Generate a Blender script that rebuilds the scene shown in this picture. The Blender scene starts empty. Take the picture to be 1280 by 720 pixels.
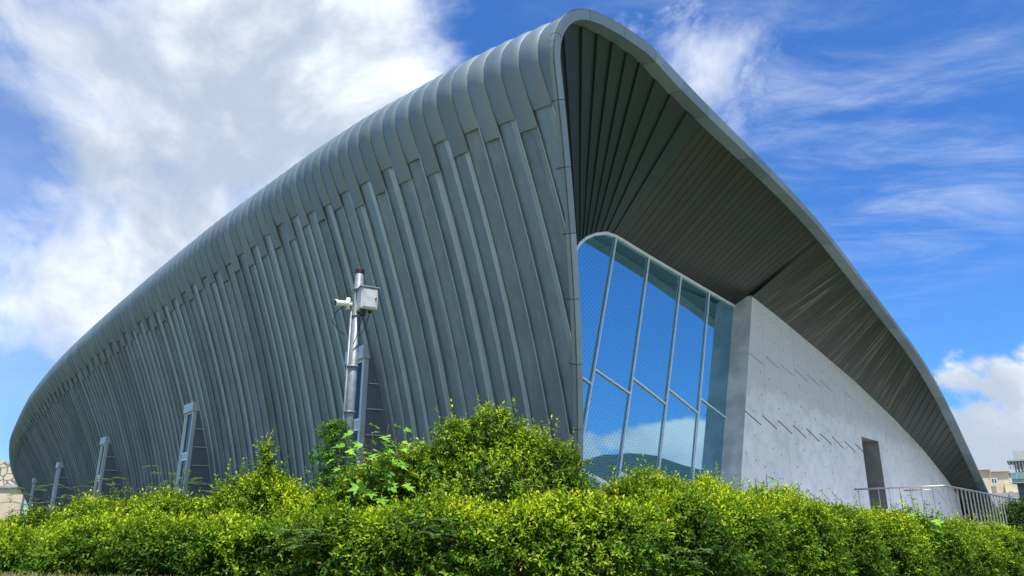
import bpy, bmesh, math, random
import numpy as np
from mathutils import Vector, noise as mnoise

rng = np.random.default_rng(7)
random.seed(7)
scene = bpy.context.scene
COL = scene.collection
R = math.radians

# ------------------------------------------------------------------ helpers
def link_mesh(name, verts, faces, mat=None, parent=None, smooth=False):
    me = bpy.data.meshes.new(name)
    me.from_pydata([tuple(map(float, v)) for v in verts], [], [tuple(int(i) for i in f) for f in faces])
    me.update()
    if smooth:
        me.polygons.foreach_set('use_smooth', [True] * len(me.polygons))
    o = bpy.data.objects.new(name, me)
    COL.objects.link(o)
    if mat is not None:
        for m in (mat if isinstance(mat, (list, tuple)) else [mat]):
            me.materials.append(m)
    if parent is not None:
        put_under(o, parent)
    return o

def put_under(o, parent):
    o.parent = parent
    # children are modelled in world coordinates; cancel the parent's own offset
    loc = Vector(parent.location)
    p = parent.parent
    while p is not None:
        loc += p.location
        p = p.parent
    o.location = o.location - loc

def empty(name, loc, label, cat, group=None):
    o = bpy.data.objects.new(name, None)
    COL.objects.link(o)
    o.location = loc
    o.empty_display_size = .2
    tag(o, label, cat, group)
    return o

def tag(o, label, cat, group=None):
    o['label'] = label
    o['category'] = cat
    if group:
        o['group'] = group
    return o

class MB:
    """collects simple shapes, then links them as ONE mesh object"""
    def __init__(self):
        self.v = []; self.f = []
    def add(self, vs, fs):
        b = len(self.v)
        self.v += [tuple(map(float, v)) for v in vs]
        self.f += [tuple(int(i) + b for i in f) for f in fs]
        return self
    def box(self, o, ex, ey, ez):
        o, ex, ey, ez = map(lambda q: np.array(q, float), (o, ex, ey, ez))
        vs = [o, o+ex, o+ex+ey, o+ey, o+ez, o+ex+ez, o+ex+ey+ez, o+ey+ez]
        return self.add(vs, [(0,3,2,1),(4,5,6,7),(0,1,5,4),(1,2,6,5),(2,3,7,6),(3,0,4,7)])
    def abox(self, x0, x1, y0, y1, z0, z1):
        return self.box((x0,y0,z0),(x1-x0,0,0),(0,y1-y0,0),(0,0,z1-z0))
    def bar(self, p, q, side, w, t):
        """rectangular bar from p to q, w wide along side, t deep across it, centred"""
        p = np.array(p, float); q = np.array(q, float); side = np.array(side, float)
        ax = q-p; ax /= np.linalg.norm(ax)
        side = side - ax*(side@ax); side /= np.linalg.norm(side)
        up = np.cross(ax, side)
        return self.box(p-side*w/2-up*t/2, q-p, side*w, up*t)
    def tube(self, pts, r, n=8, caps=True):
        pts = [np.array(p, float) for p in pts]
        rr = r if hasattr(r, '__len__') else [r]*len(pts)
        vs = []; fs = []
        ref = None
        for i, p in enumerate(pts):
            t = (pts[min(i+1, len(pts)-1)] - pts[max(i-1, 0)]); t /= (np.linalg.norm(t)+1e-9)
            if ref is None:
                ref = np.array([0,0,1.]) if abs(t[2]) < .9 else np.array([1.,0,0])
            a = np.cross(t, ref); a /= (np.linalg.norm(a)+1e-9); b = np.cross(t, a); ref = -b if False else ref
            for k in range(n):
                w = 2*math.pi*k/n
                vs.append(p + rr[i]*(math.cos(w)*a + math.sin(w)*b))
        for i in range(len(pts)-1):
            for k in range(n):
                fs.append((i*n+k, i*n+(k+1)%n, (i+1)*n+(k+1)%n, (i+1)*n+k))
        if caps:
            fs.append(tuple(range(n))); fs.append(tuple(range((len(pts)-1)*n, len(pts)*n))[::-1])
        return self.add(vs, fs)
    def prism(self, poly, depth):
        """polygon (list of 3-d points) pushed along vector depth"""
        n = len(poly); poly = [np.array(p, float) for p in poly]; depth = np.array(depth, float)
        return self.add(poly + [p+depth for p in poly],
                        [tuple(range(n)), tuple(range(n, 2*n))[::-1]] + [(i, i+n, (i+1)%n+n, (i+1)%n) for i in range(n)])
    def build(self, name, mat, parent=None, smooth=False, bevel=0):
        o = link_mesh(name, self.v, self.f, mat, parent, smooth)
        bm = bmesh.new(); bm.from_mesh(o.data); bmesh.ops.recalc_face_normals(bm, faces=bm.faces); bm.to_mesh(o.data); bm.free()
        if bevel:
            m = o.modifiers.new('bevel', 'BEVEL'); m.width = bevel; m.segments = 2; m.limit_method = 'ANGLE'
        return o

# ------------------------------------------------------------------ materials
def new_mat(name):
    m = bpy.data.materials.new(name); m.use_nodes = True
    nt = m.node_tree
    return m, nt, nt.nodes['Principled BSDF']
def nd(nt, typ, **kw):
    n = nt.nodes.new(typ)
    for k, v in kw.items():
        if k in n.inputs: n.inputs[k].default_value = v
        else: setattr(n, k, v)
    return n
def lk(nt, a, b): nt.links.new(a, b)
def mathn(nt, op, a, b=None, c=None, clamp=False):
    n = nt.nodes.new('ShaderNodeMath'); n.operation = op; n.use_clamp = clamp
    for i, x in enumerate((a, b, c)):
        if x is None: continue
        if isinstance(x, (int, float)): n.inputs[i].default_value = x
        else: nt.links.new(x, n.inputs[i])
    return n.outputs[0]
def mixc(nt, f, a, b, mode='MIX'):
    n = nt.nodes.new('ShaderNodeMix'); n.data_type = 'RGBA'; n.blend_type = mode
    for s, x in ((0, f), (6, a), (7, b)):
        if isinstance(x, (int, float)): n.inputs[s].default_value = x
        elif isinstance(x, tuple): n.inputs[s].default_value = (*x, 1) if len(x) == 3 else x
        else: nt.links.new(x, n.inputs[s])
    return n.outputs[2]
def maprange(nt, x, a, b, c=0., d=1., smooth=True):
    n = nt.nodes.new('ShaderNodeMapRange'); n.clamp = True
    if smooth: n.interpolation_type = 'SMOOTHSTEP'
    nt.links.new(x, n.inputs[0])
    for i, v in enumerate((a, b, c, d)): n.inputs[i+1].default_value = v
    return n.outputs[0]
def noise(nt, vec, scale, detail=4, rough=.55, dist=0.):
    n = nt.nodes.new('ShaderNodeTexNoise')
    n.inputs['Scale'].default_value = scale; n.inputs['Detail'].default_value = detail
    n.inputs['Roughness'].default_value = rough; n.inputs['Distortion'].default_value = dist
    if vec is not None: nt.links.new(vec, n.inputs['Vector'])
    return n.outputs['Fac']
def position(nt): return nt.nodes.new('ShaderNodeNewGeometry').outputs['Position']
def scaled(nt, vec, s, loc=(0,0,0)):
    n = nt.nodes.new('ShaderNodeMapping'); n.inputs['Scale'].default_value = s; n.inputs['Location'].default_value = loc
    nt.links.new(vec, n.inputs['Vector']); return n.outputs[0]
def dotv(nt, vec, d):
    n = nt.nodes.new('ShaderNodeVectorMath'); n.operation = 'DOT_PRODUCT'
    nt.links.new(vec, n.inputs[0]); n.inputs[1].default_value = d; return n.outputs['Value']
def bump(nt, b, h, strength=.3, dist=.02):
    n = nt.nodes.new('ShaderNodeBump'); n.inputs['Strength'].default_value = strength; n.inputs['Distance'].default_value = dist
    nt.links.new(h, n.inputs['Height']); nt.links.new(n.outputs[0], b.inputs['Normal'])

def simple(name, col, rough=.6, metal=0., var=.25, scale=6., spec=None):
    m, nt, b = new_mat(name)
    p = position(nt); f = noise(nt, p, scale, 5)
    f = maprange(nt, f, .3, .7)
    c = mixc(nt, f, tuple(x*(1-var) for x in col), tuple(min(1, x*(1+var)) for x in col))
    lk(nt, c, b.inputs['Base Color'])
    b.inputs['Roughness'].default_value = rough; b.inputs['Metallic'].default_value = metal
    return m

def zinc(name, dark, light, rough=.42, metal=.55, streak=(9., 9., .35)):
    """weathered zinc: per-sheet tone (attribute; on wall folds and ribs also painted sky reflection), vertical run streaks, cloudy oxide patches"""
    m, nt, b = new_mat(name)
    p = position(nt)
    at = nt.nodes.new('ShaderNodeAttribute'); at.attribute_name = 'tone'
    s = noise(nt, scaled(nt, p, streak), 1., 6, .65)
    cl = noise(nt, p, .9, 5, .6)
    fine = noise(nt, p, 45., 3, .6)
    f = mathn(nt, 'ADD', mathn(nt, 'MULTIPLY', at.outputs['Fac'], .75), mathn(nt, 'MULTIPLY', maprange(nt, s, .42, .75), .14))
    f = mathn(nt, 'ADD', f, mathn(nt, 'MULTIPLY', maprange(nt, cl, .35, .7), .14))
    f = mathn(nt, 'ADD', f, mathn(nt, 'MULTIPLY', mathn(nt, 'SUBTRACT', fine, .5), .25), clamp=True)
    lk(nt, mixc(nt, f, dark, light), b.inputs['Base Color'])
    b.inputs['Metallic'].default_value = metal
    lk(nt, maprange(nt, cl, .25, .75, rough-.08, rough+.12), b.inputs['Roughness'])
    bump(nt, b, noise(nt, p, 2.2, 2), .2, .06)
    return m

M = {}
M['zinc_wall'] = zinc('wall_zinc', (.112,.150,.168), (.42,.52,.59), .44, .32)
M['zinc_cap'] = zinc('cap_zinc', (.142,.190,.215), (.206,.262,.296), .5, .30)
M['fascia'] = zinc('fascia_zinc', (.16,.21,.235), (.25,.315,.345), .5, .3)
M['dormer'] = zinc('dormer_zinc', (.52,.57,.59), (.66,.70,.72), .42, .3)
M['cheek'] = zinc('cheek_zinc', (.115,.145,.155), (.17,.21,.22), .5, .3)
M['alu'] = simple('brushed_aluminium', (.80,.82,.82), .4, .1, .06)
M['galv'] = simple('galvanised_steel', (.20,.235,.255), .5, .35, .18, 9.)
M['cabinet'] = simple('cabinet_paint', (.48,.50,.51), .45, .2, .12, 12.)
M['steel'] = simple('stainless_steel', (.40,.39,.38), .35, .7, .1)
M['black'] = simple('black_plastic', (.015,.015,.016), .5)
M['white_plastic'] = simple('white_plastic', (.75,.76,.76), .4, 0, .05)
M['dark_glass'] = simple('dark_glass', (.010,.013,.017), .06, 0., .1)
M['dark_glass'].node_tree.nodes['Principled BSDF'].inputs['Specular IOR Level'].default_value = .22
M['groove'] = simple('shadow_joint', (.10,.10,.105), .9)
M['twig'] = simple('bark', (.055,.042,.026), .9, 0, .4, 14.)
M['shade_core'] = simple('core_shade_and_twigs', (.030,.028,.015), 1., 0, .5, 18.)  # dark fill for hedge cores, standing in for the shade inside

def soffit_mat(name, a, b_, streak_amt, pale, metal=.25, rough=.5, zone=(0., 1., 60., 61.)):
    m, nt, b = new_mat(name)
    uv = nt.nodes.new('ShaderNodeUVMap').outputs[0]
    at = nt.nodes.new('ShaderNodeAttribute'); at.attribute_name = 'tone'
    s = noise(nt, scaled(nt, uv, (5.5, .22, 1)), 1.5, 5, .6)
    s2 = noise(nt, scaled(nt, uv, (40., 1.2, 1)), 1., 4, .6)
    sxu = nt.nodes.new('ShaderNodeSeparateXYZ'); lk(nt, uv, sxu.inputs[0])
    big = mathn(nt, 'MULTIPLY', maprange(nt, sxu.outputs[0], zone[0], zone[1]), maprange(nt, sxu.outputs[0], zone[2], zone[3], 1., 0.))
    f = mathn(nt, 'ADD', mathn(nt, 'MULTIPLY', at.outputs['Fac'], .5), mathn(nt, 'MULTIPLY', s2, .5), clamp=True)
    c = mixc(nt, f, a, b_)
    st = mathn(nt, 'MULTIPLY', mathn(nt, 'MULTIPLY', maprange(nt, s, .50, .68), big), streak_amt)
    c = mixc(nt, st, c, pale)
    lk(nt, c, b.inputs['Base Color'])
    b.inputs['Roughness'].default_value = rough; b.inputs['Metallic'].default_value = metal
    return m
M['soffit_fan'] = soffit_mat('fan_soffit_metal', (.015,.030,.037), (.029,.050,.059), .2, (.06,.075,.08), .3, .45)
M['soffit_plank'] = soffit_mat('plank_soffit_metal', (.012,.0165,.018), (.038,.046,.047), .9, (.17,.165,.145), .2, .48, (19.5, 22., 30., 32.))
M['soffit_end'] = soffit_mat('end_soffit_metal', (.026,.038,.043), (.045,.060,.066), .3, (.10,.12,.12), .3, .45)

# facade frame: d runs along the glazed front, n points out of it
AZF, AZR = R(41), R(41.4)
dF = np.array([math.sin(AZF), math.cos(AZF)]); nF = np.array([math.cos(AZF), -math.sin(AZF)])
dR = np.array([math.sin(AZR), math.cos(AZR)]); nR = np.array([math.cos(AZR), -math.sin(AZR)])
C0 = np.array([1.0, 12.82]); ZB = 1.2; LEAN = .215
d3 = np.array([*dF, 0]); n3 = np.array([*nF, 0]); UP = np.array([0, 0, 1.])

def concrete():
    m, nt, b = new_mat('fair_faced_concrete')
    p = position(nt)
    a = dotv(nt, p, (dF[0], dF[1], 0)); a = mathn(nt, 'SUBTRACT', a, float(C0@dF))
    sx = nt.nodes.new('ShaderNodeSeparateXYZ'); lk(nt, p, sx.inputs[0]); z = sx.outputs[2]
    big = noise(nt, p, .55, 6, .65, .4); mid = noise(nt, p, 3.2, 6, .7); fine = noise(nt, p, 28., 3)
    run = noise(nt, scaled(nt, p, (5., 5., .25)), 1., 5, .6)
    c = mixc(nt, maprange(nt, big, .3, .7), (.72,.72,.715), (.86,.86,.855))
    c = mixc(nt, mathn(nt, 'MULTIPLY', maprange(nt, mid, .42, .7), .5), c, (.50,.50,.50))
    c = mixc(nt, mathn(nt, 'MULTIPLY', maprange(nt, run, .5, .75), .35), c, (.80,.81,.82))
    # upper pour: a slightly yellower, darker lift of concrete with an uneven edge
    edge = mathn(nt, 'ADD', mathn(nt, 'ADD', z, mathn(nt, 'MULTIPLY', mathn(nt, 'SUBTRACT', mid, .5), .8)), mathn(nt, 'MULTIPLY', a, .02))
    c = mixc(nt, mathn(nt, 'MULTIPLY', maprange(nt, edge, 5.2, 5.6), .7), c, (.57,.575,.565))
    # shutter tie holes in a grid, and faint board joints
    def grid(x, step, off):
        q = mathn(nt, 'FRACT', mathn(nt, 'ADD', mathn(nt, 'DIVIDE', x, step), off))
        return mathn(nt, 'MULTIPLY', mathn(nt, 'SUBTRACT', q, .5), step)
    sl = mathn(nt, 'SUBTRACT', a, mathn(nt, 'MULTIPLY', z, .12))
    row = mathn(nt, 'ADD', z, mathn(nt, 'MULTIPLY', sl, .23))
    gx, gz = grid(sl, .535, .0), grid(row, .62, .2)
    r2 = mathn(nt, 'SQRT', mathn(nt, 'ADD', mathn(nt, 'MULTIPLY', gx, gx), mathn(nt, 'MULTIPLY', gz, gz)))
    hole = maprange(nt, r2, .024, .036, 1., 0.)
    hole = mathn(nt, 'MULTIPLY', hole, maprange(nt, noise(nt, scaled(nt, p, (.9,.9,.9)), 3., 1), .42, .5))
    c = mixc(nt, mathn(nt, 'MULTIPLY', hole, .75), c, (.10,.10,.105))
    jx = grid(sl, 1.07, .5)
    joint = mathn(nt, 'MULTIPLY', maprange(nt, mathn(nt, 'ABSOLUTE', jx), .006, .014, 1., 0.), maprange(nt, z, 4.9, 5.3))
    c = mixc(nt, mathn(nt, 'MULTIPLY', joint, .5), c, (.25,.255,.26))
    lk(nt, c, b.inputs['Base Color']); b.inputs['Roughness'].default_value = .75
    bump(nt, b, mathn(nt, 'ADD', fine, mathn(nt, 'MULTIPLY', hole, -3.)), .2, .01)
    return m
M['concrete'] = concrete()
M['concrete_side_shade'] = simple('shade_toned_concrete', (.62,.62,.60), .8, 0, .2, 2.)  # darker concrete copy: the end face's shade put into its colour

def pane_mat():
    m, nt, b = new_mat('fritted_glass')
    p = position(nt)
    a = dotv(nt, p, (dF[0], dF[1], 0))
    sx = nt.nodes.new('ShaderNodeSeparateXYZ'); lk(nt, p, sx.inputs[0]); z = sx.outputs[2]
    st = .078
    def cell(x, y):
        gx = mathn(nt, 'SUBTRACT', mathn(nt, 'FRACT', mathn(nt, 'DIVIDE', x, st)), .5)
        gy = mathn(nt, 'SUBTRACT', mathn(nt, 'FRACT', mathn(nt, 'DIVIDE', y, st)), .5)
        return mathn(nt, 'SQRT', mathn(nt, 'ADD', mathn(nt, 'MULTIPLY', gx, gx), mathn(nt, 'MULTIPLY', gy, gy)))
    u = mathn(nt, 'MULTIPLY', mathn(nt, 'ADD', a, z), .7071); v = mathn(nt, 'MULTIPLY', mathn(nt, 'SUBTRACT', a, z), .7071)
    dot = maprange(nt, cell(u, v), .20, .30, 1., 0.)
    dif = nd(nt, 'ShaderNodeBsdfDiffuse'); lk(nt, mixc(nt, dot, (.06,.20,.30), (.006,.016,.024)), dif.inputs['Color'])
    gl = nd(nt, 'ShaderNodeBsdfGlossy'); gl.inputs['Roughness'].default_value = .015
    lk(nt, mixc(nt, dot, (.50,.78,.92), (.38,.60,.72)), gl.inputs['Color'])
    # very slight roller-wave in the panes
    bp = nt.nodes.new('ShaderNodeBump'); bp.inputs['Strength'].default_value = .02; bp.inputs['Distance'].default_value = .02
    lk(nt, noise(nt, p, .8, 1), bp.inputs['Height']); lk(nt, bp.outputs[0], gl.inputs['Normal'])
    mx = nt.nodes.new('ShaderNodeMixShader'); mx.inputs[0].default_value = .62
    lk(nt, dif.outputs[0], mx.inputs[1]); lk(nt, gl.outputs[0], mx.inputs[2])
    lk(nt, mx.outputs[0], nt.nodes['Material Output'].inputs['Surface'])
    return m
M['pane'] = pane_mat()

def leaf_mat(name, deep, mid, young, transl=.22):
    m, nt, b = new_mat(name)
    at = nt.nodes.new('ShaderNodeAttribute'); at.attribute_name = 'tone'
    r = nt.nodes.new('ShaderNodeValToRGB')
    e = r.color_ramp.elements
    e[0].position = 0.; e[0].color = (*deep, 1); e[1].position = 1.; e[1].color = (*young, 1)
    k = r.color_ramp.elements.new(.5); k.color = (*mid, 1)
    k = r.color_ramp.elements.new(.03); k.color = (*deep, 1)
    k = r.color_ramp.elements.new(.02); k.color = (.16,.085,.03,1)
    r.color_ramp.elements[0].color = (.16,.085,.03,1)
    lk(nt, at.outputs['Fac'], r.inputs[0])
    lk(nt, r.outputs[0], b.inputs['Base Color']); b.inputs['Roughness'].default_value = .55
    b.inputs['Specular IOR Level'].default_value = .16
    tr = nd(nt, 'ShaderNodeBsdfTranslucent')
    lk(nt, mixc(nt, .5, r.outputs[0], (.25,.38,.02), 'MIX'), tr.inputs['Color'])
    mx = nt.nodes.new('ShaderNodeMixShader'); mx.inputs[0].default_value = transl
    lk(nt, b.outputs[0], mx.inputs[1]); lk(nt, tr.outputs[0], mx.inputs[2])
    lk(nt, mx.outputs[0], nt.nodes['Material Output'].inputs['Surface'])
    return m
M['leaf'] = leaf_mat('golden_hedge_leaf', (.018,.060,.006), (.13,.26,.010), (.50,.58,.015))
M['leaf_broad'] = leaf_mat('broad_leaf', (.05,.15,.014), (.13,.32,.03), (.26,.48,.05))
M['leaf_fern'] = leaf_mat('feather_leaf', (.05,.14,.04), (.11,.24,.07), (.22,.38,.12))
M['leaf_tree'] = leaf_mat('tree_leaf', (.012,.045,.010), (.025,.08,.016), (.06,.14,.02), .2)

# ------------------------------------------------------------------ camera
cam = bpy.data.cameras.new('camera'); co = bpy.data.objects.new('camera', cam); COL.objects.link(co)
EZ = 1.6; PITCH = R(18); FPX = 950.
co.location = (0, 0, EZ); co.rotation_euler = (R(90)+PITCH, 0, 0)
cam.sensor_width = 36; cam.lens = 36*FPX/1280; cam.clip_end = 20000; cam.clip_start = .05
scene.camera = co

# survey: sight lines read off the photograph, met with the building's own planes
cp, sp_ = math.cos(PITCH), math.sin(PITCH)
def sight(px, py):
    u, v = px-640., 360.-py
    return np.array([u, FPX*cp - v*sp_, FPX*sp_ + v*cp])
def on_facade(px, py, D):
    """(along, height) of a sight line on the vertical facade plane set back D"""
    r = sight(px, py); t = (nF@C0 - D)/(nF@r[:2]); P = t*r
    return np.array([(P[:2]-C0)@dF, P[2]+EZ])
def on_rim(px, py):
    r = sight(px, py); t = (nR@C0 + LEAN*(EZ-ZB))/(nR@r[:2] - LEAN*r[2]); P = t*r
    return np.array([(P[:2]-C0)@dR, P[2]+EZ])
def facade3(a, z, D): return np.array([*(C0 + dF*a - nF*D), z])
def rim3(a, z): return np.array([*(C0 + dR*a + nR*LEAN*(z-ZB)), z])
def at_depth(px, py, Y):
    r = sight(px, py); t = Y/r[1]; return np.array([t*r[0], Y, t*r[2]+EZ])

# ------------------------------------------------------------------ hall: hull of standing-seam zinc
def hermite(x, y, xs):
    x = np.array(x, float); y = np.array(y, float); m = np.gradient(y, x, axis=0)
    xs = np.clip(np.atleast_1d(np.array(xs, float)), x[0], x[-1]); i = np.clip(np.searchsorted(x, xs)-1, 0, len(x)-2)
    h = x[i+1]-x[i]; t = (xs-x[i])/h
    if y.ndim > 1: t = t[:,None]; h = h[:,None]
    return (2*t**3-3*t*t+1)*y[i]+(t**3-2*t*t+t)*h*m[i]+(-2*t**3+3*t*t)*y[i+1]+(t**3-t*t)*h*m[i+1]
PLAN = np.array([(1.0,12.82),(-1.5,15.9),(-4.2,19.4),(-7.9,23.8),(-11.9,28.6),(-20.1,38.6),(-29.4,51.4),(-38.4,65.0),(-46.0,77.3),(-52.5,88.5),(-57.0,99),(-57.5,110)])
SP = np.r_[0, np.cumsum(np.linalg.norm(np.diff(PLAN, axis=0), axis=1))]
SMAX = SP[-1]-.2
TS = np.arange(-6, SMAX, .1)
_q = hermite(SP, PLAN, np.clip(TS, 0, None)); _l = hermite(SP, PLAN, np.clip(TS, 0, None)+.12)-hermite(SP, PLAN, np.clip(TS, 0.12, None)-.12+0*TS)
_l = _l/np.linalg.norm(_l, axis=1)[:,None]
_l0 = _l[np.searchsorted(TS, .3)]
_neg = TS < .2
_l[_neg] = _l0
_q[TS < 0] = PLAN[0] + TS[TS < 0][:,None]*_l0
def hull_frame(s):
    x = np.interp(s, TS, _q[:,0]); y = np.interp(s, TS, _q[:,1]); lx = np.interp(s, TS, _l[:,0]); ly = np.interp(s, TS, _l[:,1])
    k = 1/math.hypot(lx, ly); lx *= k; ly *= k
    return np.array([x, y]), np.array([lx, ly]), np.array([ly, -lx])
def overhang(s): return float(np.interp(s, [-2,0,4,12,30,40,55,70,90,120], [1.95,2.05,2.3,2.5,3.0,3.2,3.2,2.9,2.5,2.0]))
def shoulder(s): return float(hermite([-3,-1.5,0,2,4,7,11,16,22,30,38,46,55,65,75,95,120], [8.3,8.62,8.9,9.11,9.3,9.6,9.74,9.65,9.43,8.98,8.5,8.05,7.7,7.4,7.1,6.7,6.3], s)[0])
CAP = np.array([(0,0),(-.05,.18),(-.055,.36),(.0,.58),(.14,.80),(.38,.98),(.75,1.11),(1.4,1.22),(2.3,1.28)])
def wall_pt(s, u, out=0.):
    """u 0..1 up the leaning wall, 1..2 over the rounded shoulder; out = distance off the surface"""
    P, L, e = hull_frame(s); O = overhang(s); zs = shoulder(s)
    def raw(u):
        if u <= 1: return np.array([-O*u**1.5, ZB+u*(zs-ZB)])
        k = (u-1)*(len(CAP)-1); i = min(int(k), len(CAP)-2); f = k-i
        c = CAP[i]*(1-f)+CAP[i+1]*f
        return np.array([-O+c[0], zs+c[1]])
    p = raw(u)
    if out:
        t = raw(min(u+.02, 2))-raw(max(u-.02, 0)); t /= np.linalg.norm(t)
        p = p + np.array([-t[1], t[0]])*out
    return np.array([*(P+e*p[0]), p[1]])
def rim_s(u):
    """where the leaning end plane cuts the hull at height fraction u"""
    lo, hi = -5.5, 3.
    for _ in range(26):
        m = (lo+hi)/2; p = wall_pt(m, u)
        if nR@(p[:2]-C0) - LEAN*(p[2]-ZB) > 0: lo = m
        else: hi = m
    return (lo+hi)/2

hall = empty('event_hall', (*PLAN[2], ZB), 'large curved grey zinc hall with a leaning ribbed wall and a sweeping leaf shaped overhang', 'building')

def rows_mesh(name, rows, mats, parent, smooth_cols=False):
    """rows: list of (pts_a, pts_b, tone) quad strips, each its own strip"""
    V = []; Fc = []; tone = []
    for strip, t in rows:
        n = len(strip[0]); b = len(V)
        for line in strip: V += line
        for i in range(len(strip)-1):
            for k in range(n-1):
                Fc.append((b+i*n+k, b+(i+1)*n+k, b+(i+1)*n+k+1, b+i*n+k+1)); tone.append(t)
    o = link_mesh(name, V, Fc, mats, parent)
    at = o.data.attributes.new('tone', 'FLOAT', 'FACE'); at.data.foreach_set('value', tone)
    return o

PW = .445
NP = int((SMAX+3.5)/PW)
US_W = np.array([0,.1,.22,.34,.45,.56,.66,.76,.85,.93])
rim_cache = {}
def rs(u):
    k = round(float(u), 4)
    if k not in rim_cache: rim_cache[k] = rim_s(k)
    return rim_cache[k]
def clampS(s, u): return min(max(s, rs(u)), SMAX-.05)
wall_rows = []; cap_rows = []
prand = np.random.default_rng(21)
kinds = []
for k in range(NP):
    kinds.append(prand.choice(['flat','flat','fold','fold','fold','scoop']) if not kinds or kinds[-1] != 'scoop' else prand.choice(['flat','fold']))
breaks = []
lv = .90
for k in range(NP):
    breaks.append((.900 if k % 2 else .942) + prand.uniform(-.011, .011))
for k in range(NP):
    s0 = -3.4 + k*PW; s1 = s0+PW; kd = kinds[k]; t = float(prand.uniform(.0, 1)*.30)
    # cross-section: (distance along, stand-off)
    if kd == 'flat': prof = [(0,.0),(0,.05),(.06,.05),(.06,.0),(.5,.0),(1,.012)]
    elif kd == 'fold': prof = [(0,.0),(0,.036),(.06,.036),(.06,.0),(.22,.034),(.27,.035),(1,.006)]
    else: prof = [(0,.0),(0,.05),(.06,.045),(.06,.0),(.13,-.02),(.22,-.018),(.32,.01),(.40,.045),(.46,.05),(1,.010)]
    usW = np.r_[US_W[US_W < breaks[k]-.02], breaks[k]+.035]
    if s1 > rs(usW[-1]):
        strip = []
        for (f, h) in prof:
            dx = f*PW if True else 0
            line = []
            for u in usW:
                s = clampS(s0+dx, u)
                line.append(wall_pt(s, u, h))
            strip.append(line)
        for a_, b_, (f0, _), (f1, _2) in zip(strip[:-1], strip[1:], prof[:-1], prof[1:]):
            seg_t = t  # folds, scoops and seam ribs lightened below: sky reflection painted into the tone
            if kd == 'fold' and f1 <= .31 and f1 > .02: seg_t = t*.5+float([.18,.6,.3,.72,.1,.45,.24][(k*5)%7])
            if kd == 'scoop' and .02 < f1 <= .42: seg_t = t*.5+.66
            if abs(f1-f0-.06) < 1e-6 and f0 == 0: seg_t = t+.7
            wall_rows.append(([a_, b_], seg_t))
    # cap sheet over the shoulder
    usC = np.r_[breaks[k]-.012, np.linspace(max(breaks[k]+.02, .955), 2., 19)]
    if s1 > rs(2.):
        t2 = float(prand.uniform(0, 1))
        strip = []
        for (f, h) in [(0,-.03),(.0,.070),(.05,.086),(.30,.104),(.65,.096),(.92,.074),(1,.060),(1,-.03)]:
            line = []
            for j, u in enumerate(usC):
                s = clampS(s0+f*PW, u)
                line.append(wall_pt(s, u, h if j else h-.03))
            strip.append(line)
        # folded lower lip of the sheet
        lip = [[wall_pt(clampS(s0+f*PW, breaks[k]-.012), breaks[k]-.012, -.03), wall_pt(clampS(s0+f*PW, breaks[k]-.012), breaks[k]-.012, h-.03)] for (f, h) in [(.0,.070),(.05,.086),(.30,.104),(.65,.096),(1,.060)]]
        cap_rows.append((strip, t2)); cap_rows.append((lip, t2))
wall_o = rows_mesh('wall_cladding', wall_rows, M['zinc_wall'], hall)
cap_o = rows_mesh('shoulder_cladding', cap_rows, M['zinc_cap'], hall)
# joints of each cap strip run lengthways: soften across the shoulder
me = cap_o.data
me.polygons.foreach_set('use_smooth', [True]*len(me.polygons)); me.set_sharp_from_angle(angle=R(35))

# the end rim, as one closed outer line in its leaning plane: up the wall, over the shoulder, down the long arc
outer = []
for u in np.r_[np.linspace(0, 1, 16), np.linspace(1.06, 2., 17)]:
    p = wall_pt(rs(u), u, .105); q = p[:2]-C0
    outer.append((q@dR, p[2]))
end_a = outer[-1][0]
arc_px = [(795,51),(851,105),(907,158),(962,213),(1018,272),(1066,335),(1109,392),(1146,440),(1174,487),(1201,543),(1229,604),(1253,657)]
arc = [tuple(on_rim(*q)) for q in arc_px]
arc = [q for q in arc if q[0] > end_a+.6]
last = np.array(arc[-1]) + (np.array(arc[-1])-np.array(arc[-2]))*.35
ctrl = np.array(outer[-3:] + arc + [tuple(last)])
tt = np.r_[0, np.cumsum(np.linalg.norm(np.diff(ctrl, axis=0), axis=1))]
fine_t = np.linspace(tt[2], tt[-1], 90)
right = hermite(tt, ctrl, fine_t)
# ease the kinks out of the surveyed arc
for _ in range(30):
    right[1:-1] = right[1:-1]*.5 + (right[:-2]+right[2:])*.25
OUT = np.array(outer[:-1] + [tuple(q) for q in right])
OUT = OUT[np.r_[True, np.linalg.norm(np.diff(OUT, axis=0), axis=1) > 1e-4]]
def inset(curve, w):
    t = np.gradient(curve, axis=0); t /= np.linalg.norm(t, axis=1)[:,None]
    return curve + np.c_[t[:,1], -t[:,0]]*w      # inwards: right of travel
arcl = np.r_[0, np.cumsum(np.linalg.norm(np.diff(OUT, axis=0), axis=1))]
def out_at(l): return np.c_[np.interp(l, arcl, OUT[:,0]), np.interp(l, arcl, OUT[:,1])]
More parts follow.
